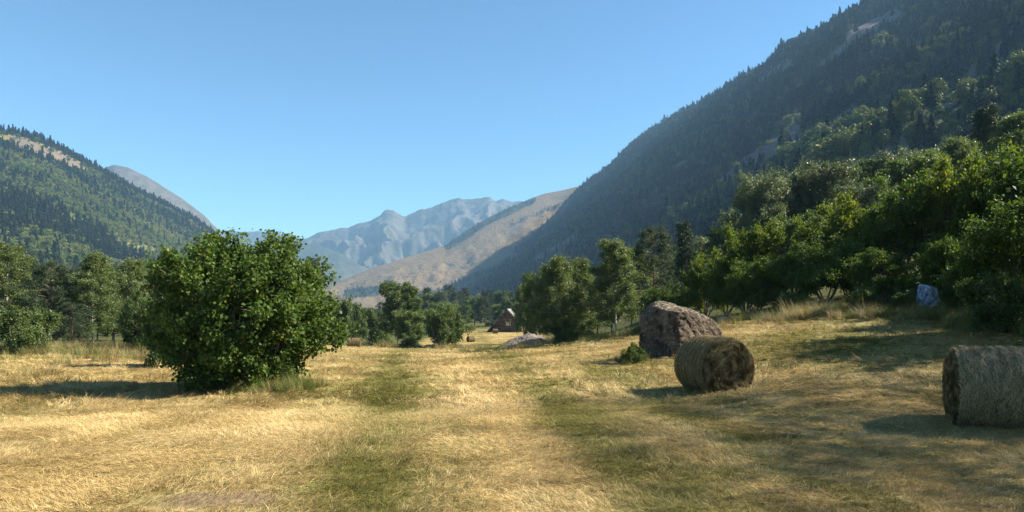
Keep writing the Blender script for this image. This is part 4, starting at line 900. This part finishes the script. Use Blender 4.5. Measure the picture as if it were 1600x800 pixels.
# ------------------------------------------------------------------ ruined stone barn
m, t, N, K = mat_new('rubble_wall'); M['stonewall'] = m
P0 = N('ShaderNodeTexCoord').outputs['Object']
vo = N('ShaderNodeTexVoronoi'); vo.inputs['Scale'].default_value = 3.2; mp = N('ShaderNodeMapping'); mp.inputs['Scale'].default_value = (1, 1, 1.7); K(P0, mp.inputs[0]); K(mp.outputs[0], vo.inputs['Vector'])
sx = N('ShaderNodeSeparateColor'); K(vo.outputs['Color'], sx.inputs[0])
c = ramp(N, K, sx.outputs[0], [(0, (.08, .055, .04)), (.5, (.14, .10, .072)), (1, (.23, .175, .13))])
ed = ramp(N, K, vo.outputs['Distance'], [(.35, (1, 1, 1)), (.6, (.35, .3, .28))])
finish(N, K, mix(N, K, 1., c, ed, 'MULTIPLY'), .9, .1, bump=vo.outputs['Distance'], bstr=.8, bdist=-.1)
M['slate'] = rock_mat('slate_roof', (.05, .042, .04), (.09, .075, .07), (.15, .13, .12), 2.)
M['slate_edge'] = rock_mat('pale_roof_edge', (.14, .13, .12), (.21, .195, .18), (.28, .26, .25), 3., (.28, .26, .25))
M['timber'] = rock_mat('old_timber', (.12, .08, .06), (.22, .15, .11), (.3, .22, .17), 3., (.3, .22, .17))
def prism_xz(poly, y0, y1):        # extrude an outline in x-z along y
    n = len(poly); V = [(p[0], y0, p[1]) for p in poly]+[(p[0], y1, p[1]) for p in poly]
    F_ = [tuple(range(n)), tuple(range(2*n-1, n-1, -1))]+[(i, i+n, (i+1) % n+n, (i+1) % n) for i in range(n)]
    return V, F_
def part(name, geos, mat, parent):
    V = []; F_ = []
    for v, f in geos:
        k = len(V); V += list(v); F_ += [tuple(i+k for i in q) for q in f]
    return link(name, new_mesh(name, np.array(V), F_, mat), parent)
x, y, z = at(791, 190)
h0 = empty('stone_barn', (x, y, z-.05), R(-8)); tag(h0, 'ruined stone barn with a steep gable and a small square window', 'barn')
S = 190/F                                        # metres per photo pixel at the barn
def ox(px): return (px-791)*S
def oz(py): return (519-py)*S
pk = (ox(792), oz(484))
# gable wall in four pieces round the window opening
wl, wr, wb, wt = ox(790.5), ox(798), oz(508), oz(499)
part('gable_wall', [prism_xz([(ox(770), 0), (wl, 0), (wl, oz(487.5)), (ox(770), oz(512))], 0, .6),
                    prism_xz([(wl, 0), (wr, 0), (wr, wb), (wl, wb)], 0, .6),
                    prism_xz([(wl, wt), (wr, wt), (wr, oz(489.5)), (ox(793), oz(485.5)), (wl, oz(487.5))], 0, .6),
                    prism_xz([(wr, 0), (ox(815), 0), (ox(814.5), oz(504)), (ox(810), oz(502)), (ox(808), oz(499.5)), (ox(806), oz(497)), (wr, oz(489.5))], 0, .6)], M['stonewall'], h0)
wf = part('window_frame', [prism_xz([(wl-.3, wt), (wr+.3, wt), (wr+.3, wt+.25), (wl-.3, wt+.25)], -.06, .25), prism_xz([(wl-.3, wb-.22), (wr+.3, wb-.22), (wr+.3, wb), (wl-.3, wb)], -.08, .25),
                           prism_xz([(wl-.25, wb), (wl+.05, wb), (wl+.05, wt), (wl-.25, wt)], -.05, .25)], M['timber'], h0)
part('side_wall', [([(ox(815)-.6, .6, 0), (ox(815), .6, 0), (ox(815), 9, 0), (ox(815)-.6, 9, 0), (ox(815)-.6, .6, 3.0), (ox(815), .6, 2.6), (ox(815), 9, 1.6), (ox(815)-.6, 9, 2.0)], [(0, 3, 2, 1), (4, 5, 6, 7), (0, 1, 5, 4), (1, 2, 6, 5), (2, 3, 7, 6), (3, 0, 4, 7)])], M['stonewall'], h0)
part('side_wall', [([(ox(770), .6, 0), (ox(770)+.6, .6, 0), (ox(770)+.6, 9, 0), (ox(770), 9, 0), (ox(770), .6, 1.1), (ox(770)+.6, .6, 1.6), (ox(770)+.6, 9, 1.6), (ox(770), 9, 1.1)], [(0, 3, 2, 1), (4, 5, 6, 7), (0, 1, 5, 4), (1, 2, 6, 5), (2, 3, 7, 6), (3, 0, 4, 7)])], M['stonewall'], h0)
rw = .28
part('roof', [prism_xz([(ox(759), oz(519)), (ox(761), oz(520)), (ox(792), oz(487)), (ox(792.5), oz(482.5))], -.35, 9.2)], M['slate'], h0)
part('roof_edge', [prism_xz([(ox(792.6), oz(482)), (ox(793), oz(486.0)), (ox(804), oz(497)), (ox(805.5), oz(496))], -.3, 6.5)], M['slate_edge'], h0)
part('chimney_stub', [prism_xz([(ox(811.5), oz(505)), (ox(815.5), oz(505)), (ox(815.2), oz(501.2)), (ox(812.5), oz(500.8))], .1, .9)], M['slate_edge'], h0)

# ------------------------------------------------------------------ the air
x0, x1, y0, y1, z0, z1 = -7600, 7600, -900, 8600, -60, 930
V = [(a, b, c) for c in (z0, z1) for a, b in ((x0, y0), (x1, y0), (x1, y1), (x0, y1))]
me = new_mesh('haze', np.array(V), [(0, 3, 2, 1), (4, 5, 6, 7), (0, 1, 5, 4), (1, 2, 6, 5), (2, 3, 7, 6), (3, 0, 4, 7)])
m, t, N, K = mat_new('valley_haze'); pv = N('ShaderNodeVolumePrincipled'); pv.inputs['Density'].default_value = HAZE_DENSITY
pv.inputs['Color'].default_value = (.36, .66, 1.0, 1); pv.inputs['Anisotropy'].default_value = 0.0
mo = N('ShaderNodeOutputMaterial'); K(pv.outputs[0], mo.inputs['Volume']); me.materials.append(m)
tag(link('haze', me), 'thin blue haze filling the valley', None, None, 'stuff')
